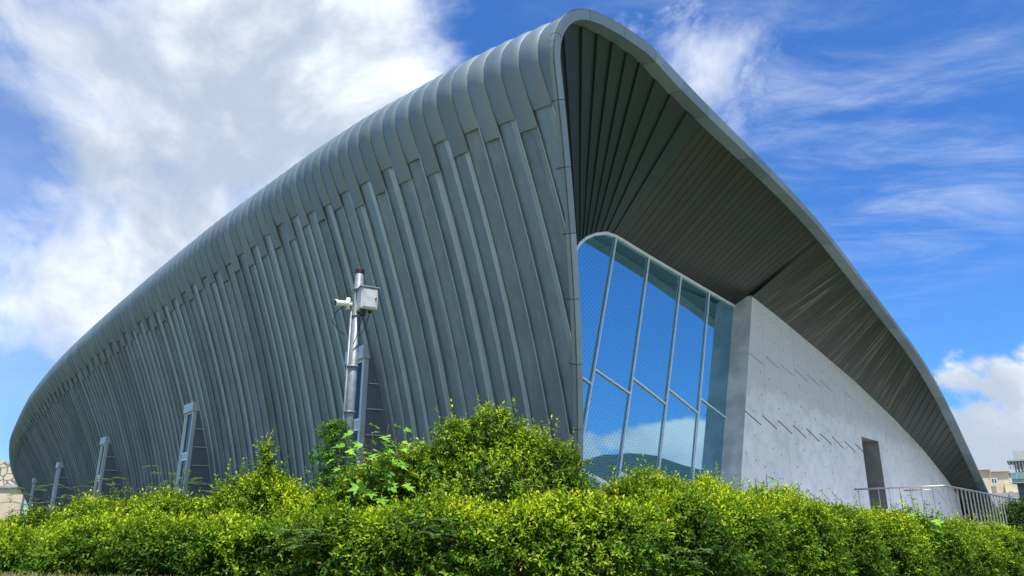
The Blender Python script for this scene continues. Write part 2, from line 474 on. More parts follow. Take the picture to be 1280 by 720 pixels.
# resample evenly and smooth the tangent field for the inset line
LN = 420
LL = np.linspace(0, arcl[-1], LN); OC = out_at(LL)
tg = np.gradient(OC, axis=0); tg /= np.linalg.norm(tg, axis=1)[:,None]
for _ in range(12): tg[1:-1] = (tg[:-2]+2*tg[1:-1]+tg[2:])/4
tg /= np.linalg.norm(tg, axis=1)[:,None]
nrm = np.c_[tg[:,1], -tg[:,0]]
BW = np.interp(LL, [0, 8, 12, 20, arcl[-1]], [.12, .125, .20, .11, .08])[:,None]
IN = OC + nrm*BW
nlean = np.array([nR[0], nR[1], 0.]) ; nlean = nlean/np.linalg.norm(nlean)
def rim_p(q, out): return rim3(q[0], q[1]) + np.array([nR[0], nR[1], -LEAN])/math.hypot(1, LEAN)*out
fb = MB(); tones = []
seg = 9
for k in range(0, LN-1, seg):
    ids = list(range(k, min(k+seg, LN-1)+1))
    if len(ids) < 2: continue
    # a hair of a joint between fascia sheets
    sec = []
    for j, i in enumerate(ids):
        f = 0.
        qo = OC[i] - nrm[i]*.012; qi = IN[i]
        if j == 0: qo = qo + tg[i]*.006; qi = qi + tg[i]*.006
        if j == len(ids)-1: qo = qo - tg[i]*.006; qi = qi - tg[i]*.006
        sec.append([rim_p(qo, -.05), rim_p(qo, .05), rim_p(qi, .05), rim_p(qi, -.28)])
    vs = [p for s_ in sec for p in s_]; n = len(sec)
    fs = []
    for j in range(n-1):
        for c in range(3): fs.append((j*4+c, (j+1)*4+c, (j+1)*4+c+1, j*4+c+1))
    fs.append((0,1,2,3)); fs.append((4*(n-1)+3, 4*(n-1)+2, 4*(n-1)+1, 4*(n-1)))
    fb.add(vs, fs); tones += [float(prand.uniform(0,1))]*len(fs)
fas = fb.build('fascia', M['fascia'], hall)
at = fas.data.attributes.new('tone', 'FLOAT', 'FACE'); at.data.foreach_set('value', tones)
# dark backing strip behind the fascia joints
back = [[rim_p(OC[i]-nrm[i]*.03, .035) for i in range(LN)], [rim_p(IN[i]-nrm[i]*.01, .035) for i in range(LN)]]
link_mesh('fascia_backing', back[0]+back[1], [(i, i+1, LN+i+1, LN+i) for i in range(LN-1)], M['groove'], hall)

# roof skin behind the rim, closing down to the ground on the far side
NR_ = 40
rim_roof = [rim_p(OC[i] - nrm[i]*.02, -.1) for i in range(LN) if LL[i] >= arcl[len(outer)-1]-.05]
rr = np.array(rim_roof); rl = np.r_[0, np.cumsum(np.linalg.norm(np.diff(rr, axis=0), axis=1))]
def resamp(P, l, n): x = np.linspace(0, l[-1], n); return np.c_[[np.interp(x, l, P[:,c]) for c in range(3)]].T
st0 = resamp(rr, rl, NR_)
hx = np.linalg.norm(st0[:,:2]-st0[0,:2], axis=1); hx /= hx[-1]; hz = (st0[:,2]-st0[-1,2])/(st0[0,2]-st0[-1,2])
tip = st0[-1]
EP = np.array([tip[:2], (tip[0]-6, tip[1]+16), (tip[0]-22, tip[1]+40), (-22, 98), (-42, 109), (-54, 112.5), (-57, 110.5)])
EL = np.r_[0, np.cumsum(np.linalg.norm(np.diff(EP, axis=0), axis=1))]
stations = [st0]
for s in np.r_[1.5, 4, 8, np.linspace(13, SMAX-.1, 24)]:
    a0 = wall_pt(s, 2., .06); f = s/SMAX
    e0 = hermite(EL, EP, f**1.1*EL[-1])[0]
    zt = a0[2]; P = []
    for j in range(NR_):
        P.append([a0[0]+(e0[0]-a0[0])*hx[j], a0[1]+(e0[1]-a0[1])*hx[j], ZB+.2+(zt-ZB-.2)*hz[j]])
    stations.append(np.array(P))
V = np.concatenate(stations); Fr = [(i*NR_+j, (i+1)*NR_+j, (i+1)*NR_+j+1, i*NR_+j+1) for i in range(len(stations)-1) for j in range(NR_-1)]
roof = link_mesh('roof', V, Fr, M['zinc_cap'], hall, True)

# soffit: ruled sheets between the rim and the head of the recessed front
def rim_len(px, py):
    q = on_rim(px, py); return LL[np.argmin(np.linalg.norm(IN-q, axis=1))]
DG, DW = .92, .40
pairs = [(rim_len(722,575), facade3(0.0, 1.6, DG)), (rim_len(718,330), facade3(.95, 5.0, DG)), (rim_len(700,190), facade3(1.35, 6.4, DG)),
         (rim_len(689,90), facade3(1.48, 6.95, DG)), (rim_len(700,36), facade3(*on_facade(719,310,DG), DG)),
         (rim_len(740,39), facade3(*on_facade(724,303,DG), DG)), (rim_len(778,53), facade3(*on_facade(732,296.5,DG), DG)),
         (rim_len(811,80), facade3(*on_facade(743,292,DG), DG)), (rim_len(851,116), facade3(*on_facade(757,290.5,DG), DG)),
         (rim_len(891,159), facade3(*on_facade(772,295.5,DG), DG)), (rim_len(966,228), facade3(*on_facade(846,340,DG), DG)),
         (rim_len(1034,298), facade3(*on_facade(920,383.5,DG), DG)), (rim_len(1035,299), facade3(*on_facade(940,370.5,DW), DW)),
         (rim_len(1066,340), facade3(*on_facade(974,397,DW), DW)), (rim_len(1095,378), facade3(*on_facade(1022,437,DW), DW)),
         (rim_len(1125,418), facade3(*on_facade(1069,477,DW), DW)), (rim_len(1158,474), facade3(*on_facade(1118,524,DW), DW)),
         (rim_len(1189,525), facade3(*on_facade(1154,562,DW), DW)), (rim_len(1213,577), facade3(*on_facade(1182,597,DW), DW)),
         (rim_len(1236,630), facade3(*on_facade(1196,617,DW), DW)), (LL[-1], facade3(on_facade(1196,617,DW)[0]+2.5, 1.6, DW-.25))]
pl = np.array([p[0] for p in pairs]); pi = np.array([p[1] for p in pairs])
for i in range(1, len(pl)): pl[i] = max(pl[i], pl[i-1]+.01)
def sof(l, v):
    o2 = np.array([np.interp(l, LL, IN[:,0]), np.interp(l, LL, IN[:,1])])
    A = rim_p(o2, -.26)
    B = np.array([np.interp(l, pl, pi[:,c]) for c in range(3)])
    return A*(1-v)+B*v
def soffit_sheet(name, l0, l1, n, mat, step, label=None, bounds=None, edge=0.):
    V = []; Fc = []; tone = []; uvs = []
    bd = np.linspace(l0, l1, n+1) if bounds is None else bounds
    for k in range(len(bd)-1):
        t = float(prand.uniform(0, 1)); b = len(V)
        sub = [0, .03, .5, 1.]
        off = [0., step, step*.6, step*.12]
        for f, h in zip(sub, off):
            l = bd[k] + (bd[k+1]-bd[k])*f
            tl = (sof(l+.02, .5)-sof(l-.02, .5)); tv = sof(l, .7)-sof(l, .3); nn = np.cross(tl, tv); nn /= (np.linalg.norm(nn)+1e-9)
            if nn[2] > 0: nn = -nn
            for v in np.linspace(0, 1, 5):
                V.append(sof(l, v) + nn*h*(1-.55*v)); uvs.append((l, v*2.8))
        for i in range(len(sub)-1):
            for j in range(4):
                Fc.append((b+i*5+j, b+(i+1)*5+j, b+(i+1)*5+j+1, b+i*5+j+1)); tone.append(t if i else t+edge)
    o = link_mesh(name, V, Fc, mat, hall)
    at = o.data.attributes.new('tone', 'FLOAT', 'FACE'); at.data.foreach_set('value', tone)
    uvl = o.data.uv_layers.new(name='UVMap')
    li = np.zeros(len(o.data.loops), int); o.data.loops.foreach_get('vertex_index', li)
    uvl.data.foreach_set('uv', np.array(uvs)[li].ravel())
    if label: o['label'] = label
    return o
L_FAN0, L_FAN1, L_PL1 = rim_len(722,575), rim_len(891,159), rim_len(1164,492)
fan_b = np.r_[L_FAN0, rim_len(718,330), rim_len(700,190), rim_len(689,100), rim_len(690,60), [rim_len(*q) for q in ((700,36),(718,33),(740,39),(760,46),(778,53),(794,67),(811,80),(831,97),(851,116),(871,137))], L_FAN1]
fan_b = np.maximum.accumulate(fan_b + np.arange(len(fan_b))*1e-3)
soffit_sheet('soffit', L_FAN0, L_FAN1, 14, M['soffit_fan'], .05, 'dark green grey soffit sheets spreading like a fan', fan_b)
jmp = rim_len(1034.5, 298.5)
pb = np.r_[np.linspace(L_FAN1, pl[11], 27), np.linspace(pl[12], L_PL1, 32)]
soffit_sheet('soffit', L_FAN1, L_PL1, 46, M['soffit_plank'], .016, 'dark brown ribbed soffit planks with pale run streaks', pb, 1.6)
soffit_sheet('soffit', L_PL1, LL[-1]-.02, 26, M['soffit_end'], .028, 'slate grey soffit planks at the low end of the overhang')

# ------------------------------------------------------------------ glazed front
F_ = lambda px, py, D=DG: on_facade(px, py, D)
def ext_down(t, b, zz):
    t, b = np.array(t), np.array(b); k = (t[1]-zz)/(t[1]-b[1]); return t+(b-t)*k
mull = [(F_(770,295), F_(730,532)), (F_(811,320), F_(774,587)), (F_(851,343.5), F_(822,595)), (F_(886,364), F_(865,602)), (F_(919.5,383.5), F_(903,605))]
ZS = 1.7
mull = [(t, ext_down(t, b, ZS)) for t, b in mull]
lefttop = [F_(719,310), F_(724,303), F_(732,296.5), F_(743,292), F_(757,290.5)]
leftline = (lefttop[0], np.array([lefttop[0][0]-1.55, ZS]))
gw = MB()
def fbar(p, q, w=.055, t=.06, D=DG-.02): gw.bar(facade3(p[0], p[1], D), facade3(q[0], q[1], D), np.cross(facade3(q[0],q[1],D)-facade3(p[0],p[1],D), n3), w, t)
for i, (t, b) in enumerate(mull): fbar(t, b, .06 if i == 4 else .032, .035)
hd = lefttop + [m[0] for m in mull]
for a, b in zip(hd[:-1], hd[1:]): fbar(a+np.array([0,-.02]), b+np.array([0,-.02]), .062, .05, DG-.02)
fbar(leftline[0], leftline[1], .07, .07)
tr_px = [((742,461),(786,491.5)), ((792,474),(831,504.5)), ((836,487),(871,515.5)), ((876,499),(908,523.5))]
tr2_px = [((755,586),(797,609)), ((785,590),(826,616))]
def on_line(line, z): t, b = line; k = (t[1]-z)/(t[1]-b[1]); return t+(b-t)*k
transoms = []
for i, (p, q) in enumerate(tr_px):
    a = F_(*p); b = F_(*q); sl_ = (b[1]-a[1])/(b[0]-a[0])
    def hit(line, a=a, sl_=sl_):
        z = a[1]
        for _ in range(20): x = on_line(line, z)[0]; z = a[1]+sl_*(x-a[0])
        return np.array([on_line(line, z)[0], z])
    transoms.append((hit(mull[i]), hit(mull[i+1])))
first = (on_line(leftline, transoms[0][0][1]+.02), None)
dz = transoms[0][1][1]-transoms[0][0][1]
e1 = on_line(mull[0], transoms[0][0][1]+dz); s1_ = on_line(leftline, transoms[0][0][1])
transoms = [(s1_, e1)] + transoms
for a, b in transoms: fbar(a, b, .032, .035)
lines = [leftline] + mull
low = []
for i in range(5):
    a = on_line(lines[i], 2.78); b = on_line(lines[i+1], 2.78+dz); low.append((a, b)); fbar(a, b, .06, .07)
frame_o = gw.build('glass_front', M['alu'], hall, bevel=.006)
def pane(poly, k):
    g = MB()
    jit = [p + 0 for p in poly]
    g.prism([facade3(p[0], p[1], DG+.01) for p in jit], -n3*.02)
    o = g.build('pane', M['pane'], frame_o)
    return o
for i in range(5):
    (ta, tb) = transoms[i]; (la, lb) = low[i]; L0_, L1_ = lines[i], lines[i+1]
    top = (lefttop + [mull[0][0]]) if i == 0 else [L0_[0], L1_[0]]
    pane(top + [tb, ta], i)
    pane([ta, tb, lb, la], i)
    pane([la, lb, L1_[1], L0_[1]], i)

# ------------------------------------------------------------------ concrete flank wall with the door
W_ = lambda px, py: on_facade(px, py, DW)
wl_top = W_(940.5, 370.5); wl_bot = ext_down(wl_top, W_(926,605), ZB-.2)
dl, dr_, dtop = W_(1077,546)[0]-.05, W_(1098,553)[0], W_(1088,549)[1]
top_px = [(974,397),(1022,437),(1069,477),(1118,524),(1154,562),(1182,597),(1196,617)]
poly = [wl_top] + [W_(*q) for q in top_px]
poly = [np.array(p) + np.array([0, .03]) for p in poly]
endp = poly[-1]
poly += [np.array([endp[0]+1.2, ZB-.2]), np.array([dr_, ZB-.2]), np.array([dr_, dtop]), np.array([dl, dtop]), np.array([dl-.1, ZB-.2]), wl_bot]
cw = MB(); cw.prism([facade3(p[0], p[1], DW) for p in poly], -n3*.95)
cwo = cw.build('concrete_wall', [M['concrete'], M['concrete_side_shade'], simple('recess_shade_concrete', (.22,.22,.215), .85, 0, .2, 2.)], hall)
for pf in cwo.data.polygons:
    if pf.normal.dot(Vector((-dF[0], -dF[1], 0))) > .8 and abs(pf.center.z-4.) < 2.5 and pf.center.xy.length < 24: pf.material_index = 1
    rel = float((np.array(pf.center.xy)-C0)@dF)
    if dl-.3 < rel < dr_+.1 and abs(pf.normal.dot(Vector(n3))) < .3 and pf.area < 6: pf.material_index = 2  # door reveals get a darker copy, recess shade painted in
# slanted shadow joints cast into the wall
starts = [(931,513.5),(953,519.5),(972,525.5),(991,531.5),(1008,536),(1024.5,541.5),(1040,546),(1055,551),(1069,555)]
ends = [(951,531),(971,536.5),(990,542),(1008,547.5),(1024.5,552),(1039.5,556),(1054.5,560.5),(1069,565),(1079,565)]
up = [((936,441),(954,456)),((956.5,446),(974,461)),((976,456),(992,470)),((993,462),(1009,477)),((1009,468),(1024,482)),((1025,475),(1040,489)),((1056,490),(1067,501))]
loww = [((990,609),(1004,621)),((1007,612),(1021,624)),((1024,613),(1037,625)),((1040,617),(1055,629))]
M['groove_faint'] = simple('weathered_joint', (.30,.30,.30), .9)
def joint(p, q, w, gm='groove'):
    a, b = W_(*p), W_(*q); A, B = facade3(a[0], a[1], DW-.002), facade3(b[0], b[1], DW-.002)
    gj = MB(); gj.bar(A, B, np.cross(B-A, n3), w, .01); gj.build('shadow_joint', M[gm], cwo)
for p, q in zip(starts, ends): joint(p, q, .028)
for p, q in up: joint(p, q, .018, 'groove_faint')
for p, q in loww: joint(p, q, .02, 'groove_faint')
# door leaf deep in its opening
FZ = 1.9
dm = MB()
Dd = DW+.82
dm.prism([facade3(a, z, Dd) for a, z in ((dl-.1, FZ), (dr_, FZ), (dr_, dtop), (dl, dtop))], -n3*.06)
door = dm.build('door', simple('door_paint', (.09,.11,.13), .4, .2, .08), hall)
df = MB()
df.bar(facade3(dl+.1, FZ, Dd-.05), facade3(dl+.1, dtop-.05, Dd-.05), d3, .10, .12)
df.bar(facade3(dl+.1, dtop-.05, Dd-.05), facade3(dr_-.03, dtop-.05, Dd-.05), UP, .10, .12)
df.build('door_frame', M['alu'], door)
dh = MB(); dh.tube([facade3(dl+.55, FZ+1.0, Dd-.03), facade3(dl+.55, FZ+1.0, Dd-.10), facade3(dl+.70, FZ+1.0, Dd-.10)], .014)
dh.build('handle', M['steel'], door)

# ------------------------------------------------------------------ five dormer windows in the zinc wall
dorm_px = [(449,437), (241,505), (133,547), (76,578), (44.5,598)]
def wall_hit(px, py):
    r = sight(px, py); best = None
    for s in np.arange(3, SMAX-2, .25):
        P, L, e = hull_frame(s)
        z = 5.5
        for _ in range(12):
            u = np.clip((z-ZB)/(shoulder(s)-ZB), 0, 1); A = P - e*overhang(s)*u**1.5
            t = (e@A)/(e@r[:2]); z = t*r[2]+EZ
        X = t*r; al = abs((X[:2]-A)@L)
        if best is None or al < best[0]: best = (al, s, z, X[1])
        if best[0] < .3 and al > 3: break
    return best[1], best[2]
for k, (px, py) in enumerate(dorm_px):
    s, zt = wall_hit(px, py)
    P, L, e = hull_frame(s); O = overhang(s); u = (zt-ZB)/(shoulder(s)-ZB)
    a_top = -O*u**1.5 - .10
    W2 = .43
    def q(al, out, z): return np.array([*(P + L*al + e*(a_top+out)), z])
    L3 = np.array([*L, 0]); e3 = np.array([*e, 0])
    dmr = MB()
    # posts, header, transom and sill of the projecting frame
    for al in (-W2, W2-.09): dmr.box(q(al, 0, ZB), L3*.09, e3*.26, UP*(zt-ZB-.30))
    dmr.box(q(-W2-.03, -.05, zt-.30), L3*(2*W2+.06), e3*.45, UP*.30)
    dmr.box(q(-W2+.09, .04, zt-1.82), L3*(2*W2-.18), e3*.16, UP*.16)
    dmr.box(q(-W2+.09, .04, zt-4.2), L3*(2*W2-.18), e3*.16, UP*.12)
    dw = dmr.build('dormer_window', M['dormer'], hall, bevel=.008)
    for z0, z1 in ((zt-1.66, zt-.30), (zt-4.08, zt-1.82)):
        g = MB(); g.box(q(-W2+.09, .07, z0), L3*(2*W2-.18), e3*.03, UP*(z1-z0)); g.build('pane', M['dark_glass'], dw)
        fr = MB()
        for al in (-W2+.092, W2-.132): fr.box(q(al, .035, z0+.002), L3*.04, e3*.033, UP*(z1-z0-.004))
        fr.box(q(-W2+.132, .035, z0+.002), L3*(2*W2-.267), e3*.033, UP*.05); fr.box(q(-W2+.132, .035, z1-.052), L3*(2*W2-.267), e3*.033, UP*.05)
        fr.build('sash', M['alu'], dw)
    # flared cheeks that run back to the leaning wall, with lapped horizontal sheets
    for sg in (-1, 1):
        ck = MB()
        zz = np.linspace(zt-.30, ZB+.2, 8)
        for j in range(7):
            z1, z0 = zz[j], zz[j+1]
            def back(z): uu = (z-ZB)/(shoulder(s)-ZB); return (-O*uu**1.5) - a_top + .35
            lo_ = .02 if j % 1 == 0 else 0
            al = sg*W2
            flare = lambda z: al + sg*(.06 + .10*(zt-z)/4.)
            pts = [q(al+sg*.004, .12, z1), q(flare(z1)+sg*.0, back(z1), z1), q(flare(z0)+sg*.035, back(z0), z0), q(al+sg*.03, .12, z0)]
            ck.prism(pts, -L3*sg*.012)
            ck.bar(q(al+sg*.035, .14, z0+.01), q(flare(z0)+sg*.04, back(z0), z0+.01), L3, .035, .022)
        cko = ck.build('cheek', [M['cheek'], M['dormer']], dw)
        for pf in cko.data.polygons:
            if (pf.index // 6) % 2 == 1: pf.material_index = 1

# ------------------------------------------------------------------ terrace and railing in front of the wall
terr = MB()
def f3(a, out, z): return facade3(a, z, -out)   # out: metres in front of the corner plane
terr.box(f3(14.9, -.49, 0.9), d3*13.2, n3*2.75, UP*(FZ-.9))
t_o = terr.build('terrace', simple('terrace_paving', (.50,.50,.48), .85, 0, .12, 3.), None); t_o['kind'] = 'structure'
rail = empty('railing', tuple(f3(15.3, 0, FZ)), 'stainless steel railing with upright flat bars round the terrace by the concrete wall', 'railing')
RZ = FZ+1.06
corner = (15.35, 2.18)
top = MB(); top.tube([f3(15.35, -.44, RZ), f3(15.35, 2.1, RZ+.01), f3(15.45, 2.18, RZ+.01), f3(27.5, 2.18, RZ)], .026, 10)
top.tube([f3(17.0, .6, RZ-.0), f3(17.0, 1.55, RZ), f3(17.9, 1.62, RZ-.55), f3(18.6, 1.64, RZ-1.0)], .022, 8)
top.build('handrail', M['steel'], rail, True)
bot = MB(); bot.bar(f3(15.35, -.4, FZ+.1), f3(15.35, 2.15, FZ+.1), UP, .05, .012); bot.bar(f3(15.38, 2.18, FZ+.1), f3(27.5, 2.18, FZ+.1), UP, .05, .012)
bot.build('bottom_rail', M['steel'], rail)
ps = [(15.35, o) for o in np.arange(-.3, 2.0, .30)] + [(a, 2.18) for a in np.arange(15.6, 27.5, .55)]
for i, (a, o) in enumerate(ps):
    b = MB()
    along = d3 if o > 2.1 else n3
    b.bar(f3(a, o, FZ), f3(a, o, RZ-.02), along, .014, .038)
    b.tube([f3(a, o, RZ-.05), f3(a, o, RZ-.0)], .012, 6)
    b.build('baluster', M['steel'], rail)

# ------------------------------------------------------------------ camera pole
def ground_z(x, y):
    r = math.hypot(x, y)
    t = np.clip((r-2.)/6.5, 0, 1); t = t*t*(3-2*t)
    g = 1.14*t
    drop = .06*np.clip(x-1., 0, 12)*np.clip((14.5-(y-.95*x))/4., 0, 1)
    return g - drop*t
PX, PY = -2.44, 11.5
pole = empty('camera_pole', (PX, PY, ground_z(PX, PY)), 'galvanised steel pole carrying a metal cabinet and a white camera behind the hedge', 'pole')
gz = ground_z(PX, PY)
tilt = np.array([-.008, 0, 0.])
def pp(z, dx=0, dy=0): return np.array([PX+dx-(.10)*(5.4-z)/4.2*0.12, PY+dy, z])
b = MB(); b.tube([pp(gz), pp(5.58)], .066, 20); b.build('post', M['galv'], pole, True)
b = MB(); b.tube([pp(5.58), pp(5.585), pp(5.64), pp(5.66)], [.071,.074,.074,.055], 20); b.build('cap', M['black'], pole)
b = MB(); b.tube([pp(gz, -.082, -.03), pp(5.15, -.082, -.03)], .018, 10); b.build('conduit', M['galv'], pole, True)
for z in (2.55, 3.35, 4.05, 4.86, 5.3):
    b = MB(); b.tube([pp(z, -.010), pp(z+.025, -.010)], .092 if z < 4.5 else .077, 20); b.build('strap', M['galv'], pole, True)
# cabinet, turned so its right front face shows
ca = R(28); cx_ = np.array([math.cos(ca), math.sin(ca), 0]); cy_ = np.array([-math.sin(ca), math.cos(ca), 0])
c0 = pp(4.93) + np.array([.05,-.12,0]) - cy_*.16
cab = MB(); cab.box(c0 - cx_*.02, cx_*.27, cy_*.32, UP*.34); cabo = cab.build('cabinet', M['cabinet'], pole, bevel=.012)
lid = MB(); lid.box(c0 - cx_*.045 - cy_*.025 + UP*.342, cx_*.32, cy_*.37, UP*.022); lid.build('lid', M['galv'], cabo, bevel=.004)
dr2 = MB(); dr2.box(c0 + cx_*.005 - cy_*.012 + UP*.03, cx_*.225, cy_*.01, UP*.28); dr2.build('cabinet_door', M['cabinet'], cabo, bevel=.004)
lk_ = MB(); lk_.tube([c0+cx_*.21-cy_*.014+UP*.17, c0+cx_*.21-cy_*.03+UP*.17], .014, 10); lk_.build('lock', M['black'], cabo)
gl_ = MB(); gl_.tube([c0+cx_*.05+cy_*.1-UP*.09, c0+cx_*.05+cy_*.1], .045, 12); gl_.tube([c0+cx_*.16+cy_*.1-UP*.03, c0+cx_*.16+cy_*.1], .03, 12); gl_.build('cable_gland', M['black'], cabo)
# bullet camera on its arm
h0 = pp(5.04, -.07, -.06)
arm = MB(); arm.tube([h0, h0+np.array([-.09,-.04,.0])], .022, 10); arm.tube([h0+np.array([-.06,-.03,-.09]), h0+np.array([-.06,-.03,.10])], .034, 10); arm.build('bracket', M['white_plastic'], pole, True)
cd_ = np.array([-.80,-.58,-.10]); cd_ /= np.linalg.norm(cd_)
bc = h0+np.array([-.07,-.06,.0])
cm = MB(); cm.tube([bc-cd_*.02, bc, bc+cd_*.15, bc+cd_*.19], [.03,.045,.047,.058], 16); cmo = cm.build('security_camera', M['white_plastic'], pole, True)
ln = MB(); ln.tube([bc+cd_*.185, bc+cd_*.196], .046, 16); ln.build('lens', M['black'], cmo)
cab2 = MB()
def sag(a, bq, drop, n=10): return [np.array(a)*(1-t)+np.array(bq)*t - UP*drop*math.sin(math.pi*t)**.8 for t in np.linspace(0, 1, n)]
cab2.tube([bc+cd_*.05+UP*-.04] + [bc + np.array([-.16,-.05,-.16]), bc+np.array([-.19,-.05,-.30]), bc+np.array([-.10,-.03,-.44]), bc+np.array([.0,.0,-.50])], .007, 6)
cab2.tube([h0+np.array([-.02,-.05,.12]), h0+np.array([-.10,-.07,.16]), h0+np.array([-.13,-.07,.03]), h0+np.array([-.04,-.05,-.12])], .007, 6)
cab2.tube(sag(c0+cx_*.05+cy_*.1-UP*.08, pp(4.4,.0,-.1), .05), .007, 6)
cab2.tube(sag(c0+cx_*.16+cy_*.1-UP*.03, pp(4.55,.07,-.05), .08), .006, 6)
cab2.tube([pp(5.22,-.06,-.05), pp(5.28,-.12,-.05), pp(5.2,-.12,-.05), pp(5.1,-.05,-.06)], .007, 6)
cab2.build('cable', M['black'], pole, True)

# ------------------------------------------------------------------ foliage engine
def leaf_arrays(pos, direc, nrm, length, width, droop=.15, fold=.25):
    """kite leaves with a raised fold and a drooping tip: n x 5 vertices, two quads-as-tris each"""
    direc = direc/np.linalg.norm(direc, axis=1)[:,None]
    side = np.cross(direc, nrm); side /= (np.linalg.norm(side, axis=1)[:,None]+1e-9)
    nn = np.cross(side, direc)
    l = length[:,None]; w = width[:,None]
    base = pos; mid = pos+direc*l*.48
    a = mid + side*w*.5 + nn*w*fold; c = mid - side*w*.5 + nn*w*fold
    tipv = pos + direc*l - nn*l*droop
    V = np.stack([base, a, tipv, c], 1).reshape(-1, 3)
    i = np.arange(len(pos))*4
    T = np.stack([i, i+1, i+2, i, i+2, i+3], 1).reshape(-1, 3)
    return V, T
def tri_mesh(name, V, T, tone, mat, parent=None):
    me = bpy.data.meshes.new(name)
    me.vertices.add(len(V)); me.vertices.foreach_set('co', np.ascontiguousarray(V, dtype=np.float32).ravel())
    me.loops.add(T.size); me.loops.foreach_set('vertex_index', T.ravel().astype(np.int32))
    me.polygons.add(len(T)); me.polygons.foreach_set('loop_start', (np.arange(len(T))*3).astype(np.int32))
    try: me.polygons.foreach_set('loop_total', np.full(len(T), 3, np.int32))
    except Exception: pass
    me.update(calc_edges=True)
    at = me.attributes.new('tone', 'FLOAT', 'FACE'); at.data.foreach_set('value', np.asarray(tone, np.float32))
    me.materials.append(mat)
    o = bpy.data.objects.new(name, me); COL.objects.link(o)
    if parent is not None: put_under(o, parent)
    return o
def unit(v): return v/(np.linalg.norm(v, axis=1)[:,None]+1e-9)
def sprigs(P, N, young, n_leaf=8, axis_len=(.10,.24), leaf=(.040,.062), ratio=.46, upb=.55, spread=.55):
    """leafy shoots: P roots, N outward normals, young 0..1 per shoot"""
    n = len(P)
    ax = unit(N*.65 + np.array([0,0,1.])*upb + rng.normal(0, spread, (n,3)))
    al = rng.uniform(*axis_len, n)
    Vs = []; Ts = []; tones = []; off = 0
    ref = unit(np.cross(ax, rng.normal(0,1,(n,3)))); ref2 = np.cross(ax, ref)
    for k in range(n_leaf):
        f = (k+.6)/n_leaf
        ang = k*2.4 + rng.uniform(0, .6, n)
        rad = ref*np.cos(ang)[:,None] + ref2*np.sin(ang)[:,None]
        bend = np.array([0,0,-1.])*(.10*f*f*al)[:,None]
        pos = P + ax*(al*f)[:,None] + bend
        dr = rad*(1-.45*f) + ax*(.35+.55*f) + rng.normal(0,.22,(n,3)) - np.array([0,0,.12])
        nr = ax*1. - rad*.3 + np.array([0,0,.7]) + rng.normal(0,.25,(n,3))
        ln_ = rng.uniform(*leaf, n)*(1.08-.35*f); 
        V, T = leaf_arrays(pos, dr, nr, ln_, ln_*ratio*rng.uniform(.85,1.15,n), rng.uniform(.05,.25,1)[0])
        Vs.append(V); Ts.append(T+off); off += len(V)
        tn = np.clip(young*(.55+.6*f) + rng.normal(0,.10,n), .04, 1); tn[rng.random(n) < .012] = 0
        tones.append(np.repeat(tn, 2))
    return np.concatenate(Vs), np.concatenate(Ts), np.concatenate(tones)
def fbm(P, s, seed=0.):
    return np.array([mnoise.noise(Vector((p[0]*s+seed, p[1]*s-seed, p[2]*s+seed*.7))) for p in P])
def merge(parts):
    Vs, Ts, to = [], [], []; off = 0
    for V, T, t in parts: Vs.append(V); Ts.append(T+off); to.append(t); off += len(V)
    return np.concatenate(Vs), np.concatenate(Ts), np.concatenate(to)

